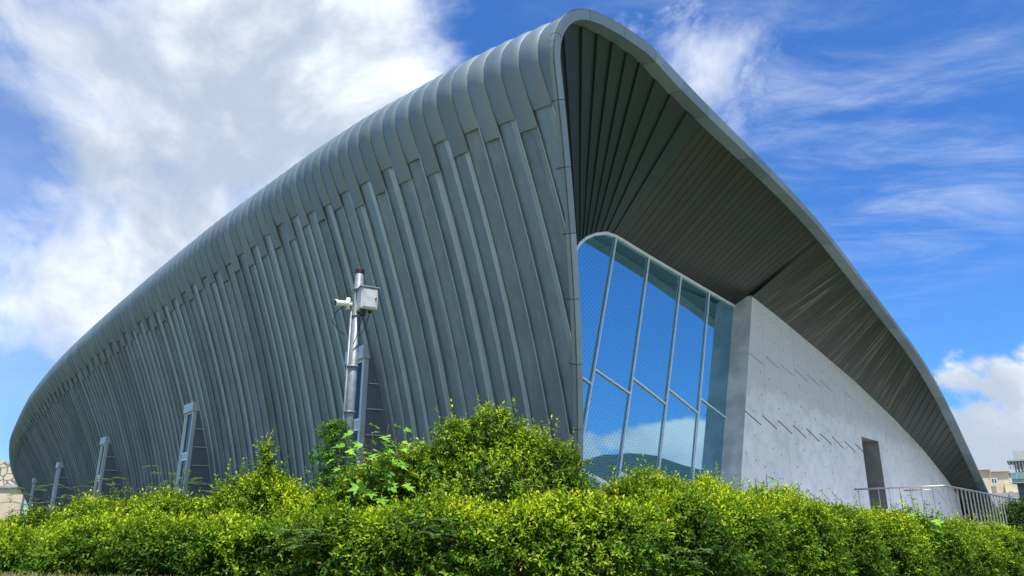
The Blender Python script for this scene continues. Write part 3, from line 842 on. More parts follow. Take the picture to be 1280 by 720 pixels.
def hedge(name, path, width, height, base, label, cat, dens, young=(.35,.3), lump=.12, rnd=3.2, group=None, leafsize=(.036,.080), topyoung=.35, seed=0., back=.35):
    """clipped hedge along a path; height / width may vary along it (functions of metres run)"""
    path = np.array(path, float); pl_ = np.r_[0, np.cumsum(np.linalg.norm(np.diff(path, axis=0), axis=1))]; LT = pl_[-1]
    def frame(l):
        x = np.c_[np.interp(l, pl_, path[:,0]), np.interp(l, pl_, path[:,1])]
        d = np.c_[np.interp(l+.4, pl_, path[:,0]), np.interp(l+.4, pl_, path[:,1])]-np.c_[np.interp(l-.4, pl_, path[:,0]), np.interp(l-.4, pl_, path[:,1])]
        d /= np.linalg.norm(d, axis=1)[:,None]
        return x, d, np.c_[d[:,1], -d[:,0]]          # outward = right of travel
    def surf(l, th, shrink=0., lumps=True):
        x, d, o = frame(l); w = np.array([width(q) for q in l]); h = np.array([height(q) for q in l]); b = np.array([base(q) for q in l])
        c, s = np.cos(th), np.sin(th)
        ex = np.sign(c)*np.abs(c)**(2/rnd); ez = np.abs(s)**(2/rnd)
        nx = np.sign(c)*np.abs(c)**(2-2/rnd)/np.maximum(w/2, .05); nz = np.abs(s)**(2-2/rnd)/h
        P = np.c_[x + o*(ex*(w/2-shrink))[:,None], b + ez*(h-shrink)]
        N = np.c_[o*nx[:,None], nz]; N = unit(N)
        if lumps:
            P = P + N*((fbm(P, 1.1, seed)*lump*1.6 + fbm(P, 3.3, seed+5)*lump))[:,None]
        return P, N
    e = empty(name, (*path[len(path)//2], base(LT/2)), label, cat, group)
    area = LT*(np.mean([height(q) for q in np.linspace(0,LT,9)])*(1+back)+np.mean([width(q) for q in np.linspace(0,LT,9)]))
    n = int(area*dens)
    def draw(n, shrink):
        l = rng.uniform(0, LT, n*2)
        # even cover of the section: more angles near the flanks
        th = rng.uniform(.02, math.pi*(.5+.5*back)+.35, n*2)
        P, N = surf(l, th, shrink)
        gap = fbm(P, 2.6, seed+20.) + .5*fbm(P, 6., seed+30.) - .35*np.clip(N[:,2],0,1)
        ok = np.where(gap < (.22 if shrink < .1 else 9.))[0]
        keep = rng.permutation(ok)[:n]
        return l[keep], th[keep], P[keep], N[keep]
    l, th, P, N = draw(n, .05)
    patch = fbm(P, .55, seed+9.)*.6 + fbm(P, 2.0, seed+3.)*.7
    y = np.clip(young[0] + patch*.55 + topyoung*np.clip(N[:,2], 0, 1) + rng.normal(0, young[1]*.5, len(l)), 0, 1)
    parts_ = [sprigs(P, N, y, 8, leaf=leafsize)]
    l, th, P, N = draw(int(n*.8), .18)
    parts_.append(sprigs(P, N, np.clip(.15+rng.normal(0,.12,len(l)),0,1), 6, (.08,.18), leafsize, spread=.9))  # inner shoots toned dark, painting shade into the gaps
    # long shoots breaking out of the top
    m = int(LT*14)
    l = rng.uniform(0, LT, m); th = rng.uniform(.9, 2.0, m); P, N = surf(l, th)
    parts_.append(sprigs(P, N*.3, np.clip(.6+rng.normal(0,.2,m),0,1), 12, (.18,.40), leafsize, upb=1.3, spread=.3))
    V, T, t = merge(parts_)
    tri_mesh('foliage', V, T, t, M['leaf'], e)
    # dark core shell with twigs; inner shade is in its colour
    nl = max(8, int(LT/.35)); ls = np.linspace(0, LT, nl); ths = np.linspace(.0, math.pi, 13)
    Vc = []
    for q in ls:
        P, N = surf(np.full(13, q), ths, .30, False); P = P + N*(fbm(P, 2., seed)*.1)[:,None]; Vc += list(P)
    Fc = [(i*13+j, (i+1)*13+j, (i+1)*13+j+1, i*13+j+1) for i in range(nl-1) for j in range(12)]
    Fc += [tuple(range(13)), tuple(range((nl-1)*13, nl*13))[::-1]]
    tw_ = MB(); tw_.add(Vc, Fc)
    l, th, P, N = draw(int(LT*16), .02)
    for a_, b_ in zip(P, N):
        dr_t = b_*.5 + rng.normal(0,.45,3) + np.array([0,0,.5]); dr_t /= np.linalg.norm(dr_t); q0 = a_ - b_*.34; q1 = a_ + dr_t*rng.uniform(.0,.10)
        tw_.tube([q0, (q0+q1)/2+rng.normal(0,.03,3), q1], [.007,.005,.003], 4)
    link_mesh('branches_and_shade_core', tw_.v, tw_.f, M['shade_core'], e)
    return e

def shrub(name, blobs, label, cat, dens, young=(.45,.3), leafsize=(.038,.082), group=None, seed=0., shoots=14, trunk=True, leafm='leaf'):
    """free-growing bush: overlapping lumps (centre, radii) carrying shoots, plus stems"""
    blobs = [(np.array(c, float), np.array(r, float)) for c, r in blobs]
    base = np.mean([c for c, r in blobs], axis=0); base[2] = ground_z(base[0], base[1])
    e = empty(name, tuple(base), label, cat, group)
    parts_ = []; st = MB()
    for i, (c, r) in enumerate(blobs):
        area = 4*math.pi*(np.mean(r)**2); n = int(area*dens)
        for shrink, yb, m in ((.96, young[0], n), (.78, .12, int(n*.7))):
            N = unit(rng.normal(0, 1, (m,3))); N = N[N[:,2] > -.6]
            P = c + N*r*shrink
            inside = np.zeros(len(P), bool)
            for j, (c2, r2) in enumerate(blobs):
                if j != i: inside |= (((P-c2)/(r2*.88))**2).sum(1) < 1
            P, N = P[~inside], N[~inside]
            if not len(P): continue
            P = P + N*(fbm(P, 1.6, seed)*.22*np.mean(r) + fbm(P, 4., seed)*.08)[:,None]
            y = np.clip(yb + fbm(P, 1.5, seed+2)*.45 + .28*np.clip(N[:,2],0,1) + rng.normal(0, young[1]*.5, len(P)), 0, 1)
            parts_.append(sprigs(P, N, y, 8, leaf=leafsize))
        k = max(1, int(shoots*np.mean(r)*2))
        N = unit(np.c_[rng.normal(0,.6,(k,2)), rng.uniform(.5,1,k)]); P = c+N*r*.95
        parts_.append(sprigs(P, N*.4, np.clip(.75+rng.normal(0,.15,k),0,1), 16, (.28,.62), leafsize, upb=1.5, spread=.28))
        root = np.array([c[0]*.7+base[0]*.3, c[1]*.7+base[1]*.3, ground_z(c[0], c[1])-.05])
        for q in range(4):
            tipp = c + rng.normal(0,.45,3)*r
            midp = (root+tipp)/2 + rng.normal(0,.08,3)
            st.tube([root+rng.normal(0,.05,3)*np.array([1,1,0]), midp, tipp], [.022,.016,.007], 6)
    V, T, t = merge(parts_)
    tri_mesh('foliage', V, T, t, M[leafm], e)
    st.build('stem', M['twig'], e, True)
    return e

# ---- clipped hedge, an L that turns its corner toward the camera
HZ = 1.12
hedge_path = [(-14.0,14.6),(-9.4,11.6),(-6.6,10.55),(-3.6,9.1),(-1.2,8.0),(.15,7.75),(1.2,8.3),(3.2,10.35),(6.4,13.5),(11.2,18.0)]
hp = np.array(hedge_path); hl = np.r_[0, np.cumsum(np.linalg.norm(np.diff(hp, axis=0), axis=1))]
h_at = lambda l: float(np.interp(l, hl, [.36,.36,.44,.58,.70,.76,.80,.98,1.06,1.06]))
def hb_at(l): return float(np.interp(l, hl, [ground_z(*q)-.04 for q in hedge_path]))
# travel runs left to right, so the street side is on the right of travel
hedge('clipped_hedge', hedge_path, lambda l: 1.15, h_at, lambda l: hb_at(l),
      'long low clipped hedge with yellow green tips that turns a corner in the foreground', 'hedge', 400, young=(.28,.3), lump=.11, seed=1.3, topyoung=.45)
# ---- looser second tier behind it
lt_path = [(-12.5,16.0),(-8.8,13.2),(-6.0,11.9),(-3.6,10.7),(-2.4,10.2)]
hedge('overgrown_hedge', lt_path, lambda l: 1.4, lambda l: float(np.interp(l, [0,4,6,8,11], [.38,.50,.76,.98,1.08])), lambda l: HZ-.1,
      'overgrown second row of golden hedge below the ribbed wall, left of the camera pole', 'hedge', 330, young=(.38,.3), lump=.22, rnd=2.3, seed=7.1, topyoung=.35)
rt_path = [(1.3,9.9),(2.7,11.5),(4.6,13.4),(7.6,16.4),(10.6,19.1),(13.4,21.6)]
hedge('overgrown_hedge', rt_path, lambda l: 1.5, lambda l: float(np.interp(l, [0,2,5,9,13,17], [1.12,1.14,1.0,.70,.48,.38])), lambda l: HZ-.05,
      'bright yellow green hedge row under the glass front and the concrete wall', 'hedge', 330, young=(.58,.3), lump=.2, rnd=2.3, seed=4.4, topyoung=.35)

shrub('golden_shrub', [((-.15,9.6,2.0),(.85,.6,.66)), ((-.62,9.6,2.62),(.26,.24,.30)), ((-.22,9.55,2.72),(.26,.24,.32)), ((.12,9.6,2.5),(.34,.3,.26)), ((.50,9.4,2.25),(.32,.3,.36)), ((.42,9.4,1.95),(.42,.4,.5)), ((-1.0,9.8,2.0),(.66,.5,.6)), ((-1.75,10.0,1.9),(.55,.5,.46))],
      'tall rounded golden leaved shrub rising above the hedge before the zinc corner', 'shrub', 250, (.50,.3), seed=2.2, shoots=9)
shrub('golden_shrub', [((-3.24,10.2,2.36),(.03,.03,.40)), ((-3.27,10.2,1.9),(.10,.10,.2))],
      'slim pointed golden shoot standing above the hedge left of the pole', 'shrub', 380, (.6,.25), leafsize=(.035,.06), seed=5.2, shoots=3)

# ---- broad-leaved, feather-leaved and climbing plants
def lobed_leaf(c, d, nrm, L):
    """five-lobed leaf as one folded fan"""
    d = d/np.linalg.norm(d); s = np.cross(d, nrm); s /= np.linalg.norm(s); n = np.cross(s, d)
    out = [(0,0),(.32,.10),(.50,.40),(.26,.36),(.40,.80),(.14,.66),(0,1.08),(-.14,.66),(-.40,.80),(-.26,.36),(-.50,.40),(-.32,.10)]
    vs = [c + d*L*.45] + [c + (d*y + s*x)*L + n*(abs(x)*.25 - .18*y*y)*L for x, y in out]
    m = len(out)
    return vs, [(0, 1+i, 1+(i+1)%m) for i in range(m)]
def broad_plant(name, base, stems, label, L=(.13,.2), mat='leaf_broad', nl=9):
    e = empty(name, tuple(base), label, 'plant')
    V = []; T = []; tn = []; st = MB()
    for tip_, k in stems:
        b0 = np.array(base)+rng.normal(0,.05,3)*np.array([1,1,0]); tip_ = np.array(tip_); mid = (b0+tip_)/2+rng.normal(0,.06,3)
        pts = [b0*(1-t)**2+2*mid*t*(1-t)+tip_*t*t for t in np.linspace(0,1,7)]
        st.tube(pts, list(np.linspace(.012,.004,7)), 6)
        for i in range(k):
            t = .45+.55*(i+.5)/k; c = b0*(1-t)**2+2*mid*t*(1-t)+tip_*t*t
            an = i*2.4+rng.uniform(0,.8); dd = np.array([math.cos(an), math.sin(an), rng.uniform(-.15,.5)])
            pe = c+dd*rng.uniform(.05,.12); st.tube([c, pe], .003, 4)
            vs, fs = lobed_leaf(pe, dd+np.array([0,0,-.35]), np.array([0,-.35,1])+rng.normal(0,.3,3), rng.uniform(*L)*(1.1-.4*t))
            off = len(V); V += vs; T += [tuple(q+off for q in f) for f in fs]; tn += [float(np.clip(.35+.5*t+rng.normal(0,.15),0,1))]*len(fs)
    tri_mesh('foliage', np.array(V), np.array(T), tn, M[mat], e)
    st.build('stem', M['twig'], e, True)
    return e
def feather_plant(name, base, tips, label, fl=.34, pairs_=11, leaflet=.07):
    e = empty(name, tuple(base), label, 'plant')
    V = []; T = []; tn = []; st = MB(); off = 0
    base = np.array(base, float)
    for tip_ in tips:
        tip_ = np.array(tip_, float); pts = [base*(1-t)+tip_*t+np.array([0,0,.1*math.sin(math.pi*t)]) for t in np.linspace(0,1,6)]
        st.tube(pts, list(np.linspace(.010,.003,6)), 6)
        nf = 8
        for i in range(nf):
            t = .5+.5*i/(nf-1); c = base*(1-t)+tip_*t; an = i*2.4+rng.uniform(0,1)
            dd = np.array([math.cos(an), math.sin(an), rng.uniform(.0,.6)]); dd /= np.linalg.norm(dd)
            ll = fl*rng.uniform(.7,1.1); q = np.linspace(.1,1,pairs_)
            mids = c+dd*(ll*q)[:,None]-np.array([0,0,1.])*(.35*ll*q*q)[:,None]
            st.tube([c, mids[pairs_//2], mids[-1]], .0025, 4)
            s = np.cross(dd, [0,0,1]); s /= np.linalg.norm(s)
            for sg in (-1, 1):
                D_ = np.tile(s*sg+dd*.35, (pairs_,1)) + rng.normal(0,.08,(pairs_,3))
                ln_ = leaflet*(1-.5*np.abs(q-.45))
                v, tt_ = leaf_arrays(mids, D_, np.tile([0,-.1,1.],(pairs_,1))+rng.normal(0,.1,(pairs_,3)), ln_, ln_*.32, .1, .1)
                V.append(v); T.append(tt_+off); off += len(v); tn += list(np.repeat(np.clip(rng.normal(.45,.18,pairs_),0,1),2))
    tri_mesh('foliage', np.concatenate(V), np.concatenate(T), tn, M['leaf_fern'], e)
    st.build('stem', M['twig'], e, True)
    return e
def dp(px, py, Y): return at_depth(px, py, Y)
def gnd(p): return (p[0], p[1], ground_z(p[0], p[1]))
q = dp(478, 590, 9.3)
broad_plant('broadleaf_sapling', gnd(q), [(dp(x, y, 9.3+dy), 11) for x, y, dy in ((452,528,0),(466,545,-.2),(486,530,.1),(500,536,-.1),(438,552,.1),(424,562,-.1),(516,552,.1),(478,560,-.2),(455,566,-.2),(500,560,-.2))],
            'bright broad leaved sapling with lobed leaves in front of the camera pole', (.16,.25))
q = dp(1150, 655, 13.6)
broad_plant('broadleaf_sapling', gnd(q), [(dp(x, y, 13.5+dy*.5), 9) for x, y, dy in ((1126,618,0),(1140,622,.2),(1156,624,-.2),(1166,634,0),(1120,628,.1),(1148,634,-.2),(1172,640,.1),(1134,632,-.3),(1158,640,-.3))],
            'dark broad leaved sapling growing through the hedge before the steel railing', (.18,.26))
q = dp(222, 610, 10.9)
feather_plant('feathery_sapling', gnd(q), [dp(x, y, 10.9) for x, y in ((200,584),(215,592),(232,588),(252,598))], 'feathery leaved sapling above the hedge below the second window from the pole')
q = dp(60, 640, 12.2)
feather_plant('feathery_sapling', gnd(q), [dp(x, y, 12.2) for x, y in ((30,612),(58,608),(88,612),(44,622))], 'feathery leaved sapling at the far left below the smallest window', .42)
q = dp(160, 622, 11.2)
feather_plant('feathery_sapling', gnd(q), [dp(x, y, 11.2) for x, y in ((140,600),(160,601),(118,610))], 'feathery leaved sapling below the middle window of the ribbed wall', .36)
q = dp(960, 622, 10.2)
broad_plant('broadleaf_sapling', gnd(q), [(dp(x, y, 10.1), 9) for x, y in ((944,598),(958,592),(972,603),(952,606),(964,608))],
            'small leafy sapling poking above the hedge at the foot of the concrete wall', (.09,.14))
q = dp(790, 625, 9.9)
feather_plant('feathery_sapling', gnd(q), [dp(x, y, 9.9) for x, y in ((764,586),(790,592),(812,588),(838,597))], 'feathery leaved sapling before the foot of the glass front', .30)
for k, (px, py, Y, lab) in enumerate(((545,655,7.36,'pale green feather leaf spray hanging on the hedge face left of its corner'), (855,690,8.26,'pale green feather leaf spray on the sunlit right face of the hedge'), (385,668,7.78,'long feather leaf spray on the shaded hedge face below the pole'))):
    q = dp(px, py, Y)
    feather_plant('feathery_sapling', (q[0], q[1]+.15, q[2]-.15), [q+np.array([-.15,-.1,.05]), q+np.array([.12,-.12,.02]), q+np.array([0,-.14,-.1])], lab, .24, 12, .06)

# vine climbing the pole
ve = empty('climbing_vine', (PX-.16, PY-.05, gz), 'leafy green vine clinging to the left side of the camera pole', 'vine')
vb = []; stv = MB()
zz = np.linspace(gz, 3.25, 24)
vp = np.array([pp(z, -.16-.10*math.sin((z-2.0)*2.2), -.10+.04*math.sin(z*5)) for z in zz]); stv.tube(list(vp), .010, 6)
n = 420
zc = rng.uniform(2.15, 3.2, n); wv = .17*np.sin(np.clip((zc-1.9)/1.4, 0, 1)*math.pi)**.7
P = np.array([pp(z, -.20, -.10) for z in zc]) + np.c_[rng.normal(0,1,n)*wv, rng.normal(0,.7,n)*wv, np.zeros(n)]
vb.append(sprigs(P, unit(rng.normal(0,1,(n,3))), np.clip(.3+rng.normal(0,.15,n),0,1), 6, (.05,.13), (.045,.08), .42, .1, .8))
V, T, t = merge(vb); tri_mesh('foliage', V, T, t, M['leaf_broad'], ve); stv.build('stem', M['twig'], ve, True)

# ------------------------------------------------------------------ ground, street side and far terrain
def ground():
    rs_ = np.r_[np.linspace(0, 16, 41), np.geomspace(17, 9000, 40)]; na = 96
    V = [(0,0,0)]; Fg = []
    for r in rs_[1:]:
        for k in range(na):
            w = 2*math.pi*k/na; x, y = r*math.cos(w), r*math.sin(w)
            z = ground_z(x, y) if y > 0 else ground_z(x, y)*max(0, 1-abs(y)/6)
            V.append((x, y, z))
    for k in range(na): Fg.append((0, 1+k, 1+(k+1)%na))
    for i in range(len(rs_)-2):
        for k in range(na):
            a = 1+i*na+k; b_ = 1+i*na+(k+1)%na; Fg.append((a, a+na, b_+na, b_))
    m, nt, b = new_mat('dry_grass_ground')
    p = position(nt)
    c = mixc(nt, maprange(nt, noise(nt, p, 2.2, 6, .7), .35, .65), (.14,.18,.06), (.36,.33,.20))
    c = mixc(nt, maprange(nt, noise(nt, p, 30., 3), .4, .7), c, (.30,.30,.12))
    far = nt.nodes.new('ShaderNodeVectorMath'); far.operation = 'LENGTH'; lk(nt, p, far.inputs[0])
    c = mixc(nt, maprange(nt, far.outputs['Value'], 60, 200), c, (.16,.18,.11))
    sy = nt.nodes.new('ShaderNodeSeparateXYZ'); lk(nt, p, sy.inputs[0])
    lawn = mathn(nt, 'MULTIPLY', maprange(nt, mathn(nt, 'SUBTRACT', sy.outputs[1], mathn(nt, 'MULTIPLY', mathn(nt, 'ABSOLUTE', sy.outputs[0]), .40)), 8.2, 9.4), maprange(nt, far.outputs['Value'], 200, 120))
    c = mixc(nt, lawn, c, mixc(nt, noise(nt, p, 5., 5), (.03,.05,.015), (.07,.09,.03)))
    lk(nt, c, b.inputs['Base Color']); b.inputs['Roughness'].default_value = .95
    bump(nt, b, noise(nt, p, 40., 3), .5, .03)
    o = link_mesh('ground', V, Fg, m, None, True); o['kind'] = 'structure'
ground()
# unseen pale apron between hedge and hall, added to bounce sunlight onto the wall
ap = MB()
pts = [C0+dF*-3+nF*-.2, C0+dF*31+nF*-.2, C0+dF*31+nF*3.0, C0+dF*5+nF*1.9, C0+dF*-1.+nF*1.0]
ap.prism([np.array([*q_, .2]) for q_ in pts], UP*(ZB-.2))
apo = ap.build('pavement', simple('bounce_paving', (.56,.56,.54), .85, 0, .15, 2.), None); apo['kind'] = 'structure'
rd = MB(); rd.box((-60,-9,-.35),(120,0,0),(0,7,0),(0,0,.354)); rdo = rd.build('road', simple('asphalt', (.06,.06,.062), .9, 0, .2, 20.), None); rdo['kind'] = 'structure'
pv = MB(); pv.box((-60,-1.8,-.35),(120,0,0),(0,3.2,0),(0,0,.47)); pvo = pv.build('pavement', simple('footway', (.42,.41,.39), .9, 0, .15, 4.), None); pvo['kind'] = 'structure'
# dry grass blades along the foot of the hedge
ng = 9000
gx = rng.uniform(-9.0, 1.0, ng); gy = np.interp(gx, hp[:6,0], hp[:6,1]) - .75 - rng.uniform(0, 1, ng)**1.5*2.4
gp = np.c_[gx, gy, [ground_z(a, b_) for a, b_ in zip(gx, gy)]]
V, T = leaf_arrays(gp, np.c_[rng.normal(0,.35,(ng,2)), np.ones(ng)], np.c_[rng.normal(0,1,(ng,2)), np.full(ng,.1)], rng.uniform(.03,.09,ng), rng.uniform(.004,.009,ng), .2, .05)
M['grass'] = leaf_mat('dry_grass_blade', (.16,.19,.05), (.34,.32,.15), (.55,.48,.30), .2)
go = tri_mesh('grass', V, T, np.repeat(np.clip(rng.normal(.5,.25,ng),0,1),2), M['grass']); go['kind'] = 'stuff'; go['label'] = 'short dry grass along the foot of the hedge'

# wooded hill to the right of the camera, seen in the glass
def hill():
    V = []; Fh = []; na, nr = 90, 26
    for i in range(nr):
        f = i/(nr-1)
        for k in range(na+1):
            azm = R(40 + 85*k/na); r = 420 + 420*f
            prof = (.62 + .38*math.sin((k/na*2.9+.35)*1.25)**2)*(.66+.34*math.exp(-((k/na-.385)/.07)**2))*math.exp(-((k/na-.42)/.5)**2)*1.15
            x, y = r*math.sin(azm), r*math.cos(azm)
            h = 64*prof*math.sin(min(1, f*1.4)*math.pi/2)**1.3
            h += 3.5*mnoise.noise(Vector((x*.02, y*.02, 0)))*f + 2.4*mnoise.noise(Vector((x*.09, y*.09, 3)))
            V.append((x, y, max(h, 0)+.4))
    for i in range(nr-1):
        for k in range(na): a = i*(na+1)+k; Fh.append((a, a+na+1, a+na+2, a+1))
    m, nt, b = new_mat('wooded_slope')
    p = position(nt)
    c = mixc(nt, maprange(nt, noise(nt, p, .12, 5, .7), .35, .65), (.012,.034,.026), (.03,.065,.04))
    lk(nt, c, b.inputs['Base Color']); b.inputs['Roughness'].default_value = .9
    bump(nt, b, noise(nt, p, .2, 4), 1., 4.)
    o = link_mesh('hills', V, Fh, m, None, True); o['kind'] = 'structure'
hill()

# ------------------------------------------------------------------ neighbouring buildings
def wallbox(mb, x0, x1, y0, y1, z0, z1): mb.abox(x0, x1, y0, y1, z0, z1)
M['cream'] = simple('cream_render', (.66,.56,.40), .85, 0, .1, 1.)
M['grey_render'] = simple('grey_render', (.42,.42,.40), .85, 0, .15, 1.)
M['dark_render'] = simple('dark_slate_render', (.13,.14,.15), .8)
M['far_glass'] = simple('far_window_glass', (.10,.16,.17), .1, 0, .2, 1.)
M['pale_frame'] = simple('pale_window_frame', (.62,.68,.64), .5)
Yb = 70.
def X(px, Y=Yb): return at_depth(px, 620, Y)[0]
def Z(py, Y=Yb, px=1250): return at_depth(px, py, Y)[2]
bld = empty('apartment_block', (X(1235), Yb, 1.1), 'cream block with stepped roofline and grey lower storey beyond the low roof tip', 'building')
m1 = MB(); x0, x1 = X(1195), X(1262)
m1.abox(x0, x1, Yb+1.5, Yb+12, Z(616), Z(589)); m1.abox(x0-2, X(1240), Yb+1.2, Yb+12, Z(616)+.01, Z(586.5))
m1.abox(X(1255), X(1272), Yb+1.0, Yb+9, Z(616)+.02, Z(604))
bw = m1.build('upper_wall', M['cream'], bld)
m2 = MB(); m2.abox(x0, X(1276), Yb, Yb+12, .9, Z(616.5)); m2.build('lower_wall', M['grey_render'], bld)
m3 = MB(); m3.abox(x0-2.2, X(1240)+.2, Yb+1.0, Yb+12, Z(586.5)+.01, Z(585.3)); m3.abox(X(1240)+.22, x1+.1, Yb+1.3, Yb+12, Z(589)+.01, Z(588)); m3.build('parapet', M['cream'], bld)
m4 = MB(); m4.abox(X(1256), X(1270), Yb+4, Yb+11, Z(604)+.02, Z(588.5)); m4.build('roof_room', M['dark_render'], bld)
def win(pa, pb, qa, qb, Y, name='window'):
    w = MB(); xa, xb, za, zb = X(pa, Y), X(pb, Y), Z(qb, Y), Z(qa, Y); t = .09
    w.abox(xa, xa+t, Y-.08, Y+.1, za, zb); w.abox(xb-t, xb, Y-.08, Y+.1, za, zb); w.abox(xa+t, xb-t, Y-.08, Y+.1, za, za+t); w.abox(xa+t, xb-t, Y-.08, Y+.1, zb-t, zb)
    w.abox((xa+xb)/2-.04, (xa+xb)/2+.04, Y-.07, Y+.1, za+t, zb-t)
    o = w.build(name, M['pale_frame'], bld); g = MB(); g.abox(xa+t, xb-t, Y-.02, Y+.05, za+t, zb-t); g.build('pane', M['far_glass'], o)
for pa, pb in ((1242,1248),(1250,1258),(1261,1270)): win(pa, pb, 629, 640, Yb)
win(1231, 1238, 598, 606, Yb+1.2)
win(1248.5, 1252, 599, 604, Yb+1.5)
m5 = MB(); m5.abox(X(1258), X(1262.5), Yb-.35, Yb-.002, Z(645), Z(615)); m5.build('pier', M['grey_render'], bld)

Yt = 52.
tw = empty('balcony_tower', (X(1268, Yt), Yt, 1.1), 'grey tower block with a railed balcony at the right edge', 'building')
XT = lambda p: X(p, Yt); ZT = lambda p: Z(p, Yt, 1275)
a = MB(); a.abox(XT(1274), XT(1330), Yt+1.4, Yt+10, .9, ZT(575)); a.abox(XT(1275), XT(1290), Yt+2, Yt+6, ZT(575)+.01, ZT(561)); a.build('wall', M['grey_render'], tw)
a = MB(); a.abox(XT(1268.5), XT(1330), Yt, Yt+1.395, ZT(604), ZT(599)); a.abox(XT(1267), XT(1330), Yt-.2, Yt+3, ZT(577), ZT(575)-.01); a.build('slab', M['grey_render'], tw)
a = MB(); a.abox(XT(1268.5), XT(1330), Yt-.06, Yt-.01, ZT(598.8), ZT(591)); a.build('balcony_panel', simple('green_glass', (.22,.38,.36), .1), tw)
for p in (1269, 1272.5, 1276, 1279.5, 1283): 
    a = MB(); a.abox(XT(p), XT(p)+.06, Yt-.06, Yt, ZT(590.8), ZT(577.2)); a.build('rail_post', M['pale_frame'], tw)
a = MB(); a.abox(XT(1273), XT(1273)+.4, Yt+.6, Yt+1.39, 1.0, ZT(604)-.01); a.build('pier', M['dark_render'], tw)

tw.rotation_euler.z = -math.atan2(X(1268, Yt), Yt) - R(1); bld.rotation_euler.z = -math.atan2(X(1235), Yb)
# pale building with a honeycomb screen at the far left
Yh = 118.
hb = empty('pale_hall', (X(12, Yh), Yh, 1.1), 'pale sandy building with a honeycomb patterned upper wall at the left edge', 'building')
def honey():
    m, nt, b = new_mat('honeycomb_wall')
    p = position(nt)
    v = nt.nodes.new('ShaderNodeTexVoronoi'); v.feature = 'DISTANCE_TO_EDGE'; v.inputs['Scale'].default_value = 1.15
    lk(nt, scaled(nt, p, (1, 0, 1)), v.inputs['Vector'])
    f = maprange(nt, v.outputs['Distance'], .06, .09)
    lk(nt, mixc(nt, f, (.22,.21,.19), (.70,.60,.42)), b.inputs['Base Color']); b.inputs['Roughness'].default_value = .8
    return m
zl = at_depth(5, 607, Yh)[2]; zh = at_depth(5, 584, Yh)[2]
xa, xb = X(-70, Yh), X(26, Yh)
a = MB(); a.abox(xa, xb, Yh, Yh+12, .9, zl-.35); a.build('lower_wall', M['cream'], hb)
a = MB(); a.abox(xa-.1, xb+.1, Yh-.3, Yh+12, zl-.345, zl); a.build('ledge', M['grey_render'], hb)
a = MB()
prof = [(xa, zl+.005)] + [(xa+(xb-xa)*f, zh + .9*math.cos(f*9.)**2) for f in np.linspace(0, 1, 30)] + [(xb, zl+.005)]
a.prism([np.array([x_, Yh+.1, z_]) for x_, z_ in prof], np.array([0, 11, 0])); a.build('honeycomb_screen', honey(), hb)

hb.rotation_euler.z = R(30)
# ------------------------------------------------------------------ trees at the right edge
def tree(base, h, blobs, label, dens, group=None):
    e = empty('broadleaf_tree', tuple(base), label, 'tree', group)
    base = np.array(base, float); tk = MB()
    topc = base+np.array([0,0,h*.62]); tk.tube([base-UP*.2, base+UP*h*.3+np.array([.08,0,0]), topc], [.22,.16,.07], 9)
    pr = []
    for c, r in blobs:
        c = np.array(c, float); r = np.array(r, float)
        tk.tube([base+UP*h*.3, (base+UP*h*.4+c)/2, c], [.10,.07,.03], 6)
        n = int(4*math.pi*np.mean(r)**2*dens)
        for f in (1., .8, .55):
            N = unit(rng.normal(0,1,(n,3))); P = c+N*r*f; P += N*(fbm(P,.9,3)*.35*np.mean(r))[:,None]
            pr.append(sprigs(P, N, np.clip(.4+rng.normal(0,.2,n),0,1), 6, (.2,.45), (.12,.2), .5, .3, .7))
    tk.build('trunk', M['twig'], e, True); V, T, t = merge(pr); tri_mesh('crown', V, T, t, M['leaf_tree'], e)
for pxc, Y, lab in ((1262, 34., 'dark green round tree beyond the low tip of the roof'), (1292, 30., 'dark green tree cut off by the right edge of the frame')):
    c = at_depth(pxc, 660, Y)
    bs = (c[0], Y, 1.1)
    h = at_depth(pxc, 640 if pxc < 1280 else 628, Y)[2]-1.1
    tree(bs, h, [((c[0], Y, 1.1+h*.62), (1.0, .9, h*.36)), ((c[0]-.6, Y-.2, 1.1+h*.45), (.7,.7,h*.3)), ((c[0]+.7, Y+.1, 1.1+h*.5), (.8,.7,h*.32))], lab, 42)
# a darker bush closing the hedge at the right
shrub('dark_shrub', [((12.15,18.3,1.25),(.42,.45,.6)), ((12.9,19.0,1.3),(.7,.6,.6)), ((13.8,19.8,1.25),(.8,.7,.6))],
      'dark green shrub past the right end of the clipped hedge', 'shrub', 90, (.12,.2), (.06,.09), seed=8., shoots=2, leafm='leaf_tree')

# ------------------------------------------------------------------ daylight
SUN_EL, SUN_AZ = R(69), R(168)          # azimuth clockwise from +Y
world = bpy.data.worlds.new('World'); scene.world = world; world.use_nodes = True
nt = world.node_tree; bg = nt.nodes['Background']
sky = nt.nodes.new('ShaderNodeTexSky'); sky.sky_type = 'NISHITA'; sky.sun_disc = False
sky.sun_elevation = SUN_EL; sky.sun_rotation = SUN_AZ; sky.air_density = 1.; sky.dust_density = .6; sky.ozone_density = 2.5
tc = nt.nodes.new('ShaderNodeTexCoord'); gen = tc.outputs['Generated']
nrmv = nt.nodes.new('ShaderNodeVectorMath'); nrmv.operation = 'NORMALIZE'; lk(nt, gen, nrmv.inputs[0]); dv = nrmv.outputs[0]
def skydir(px, py): r = sight(px, py); r = r/np.linalg.norm(r); return tuple(float(q) for q in r)
def lobe(c, a0, a1):
    """1 inside a0 degrees of direction c, 0 beyond a1"""
    return maprange(nt, dotv(nt, dv, c), math.cos(R(a1)), math.cos(R(a0)))
def addl(*xs):
    o = xs[0]
    for x in xs[1:]: o = mathn(nt, 'ADD', o, x)
    return o
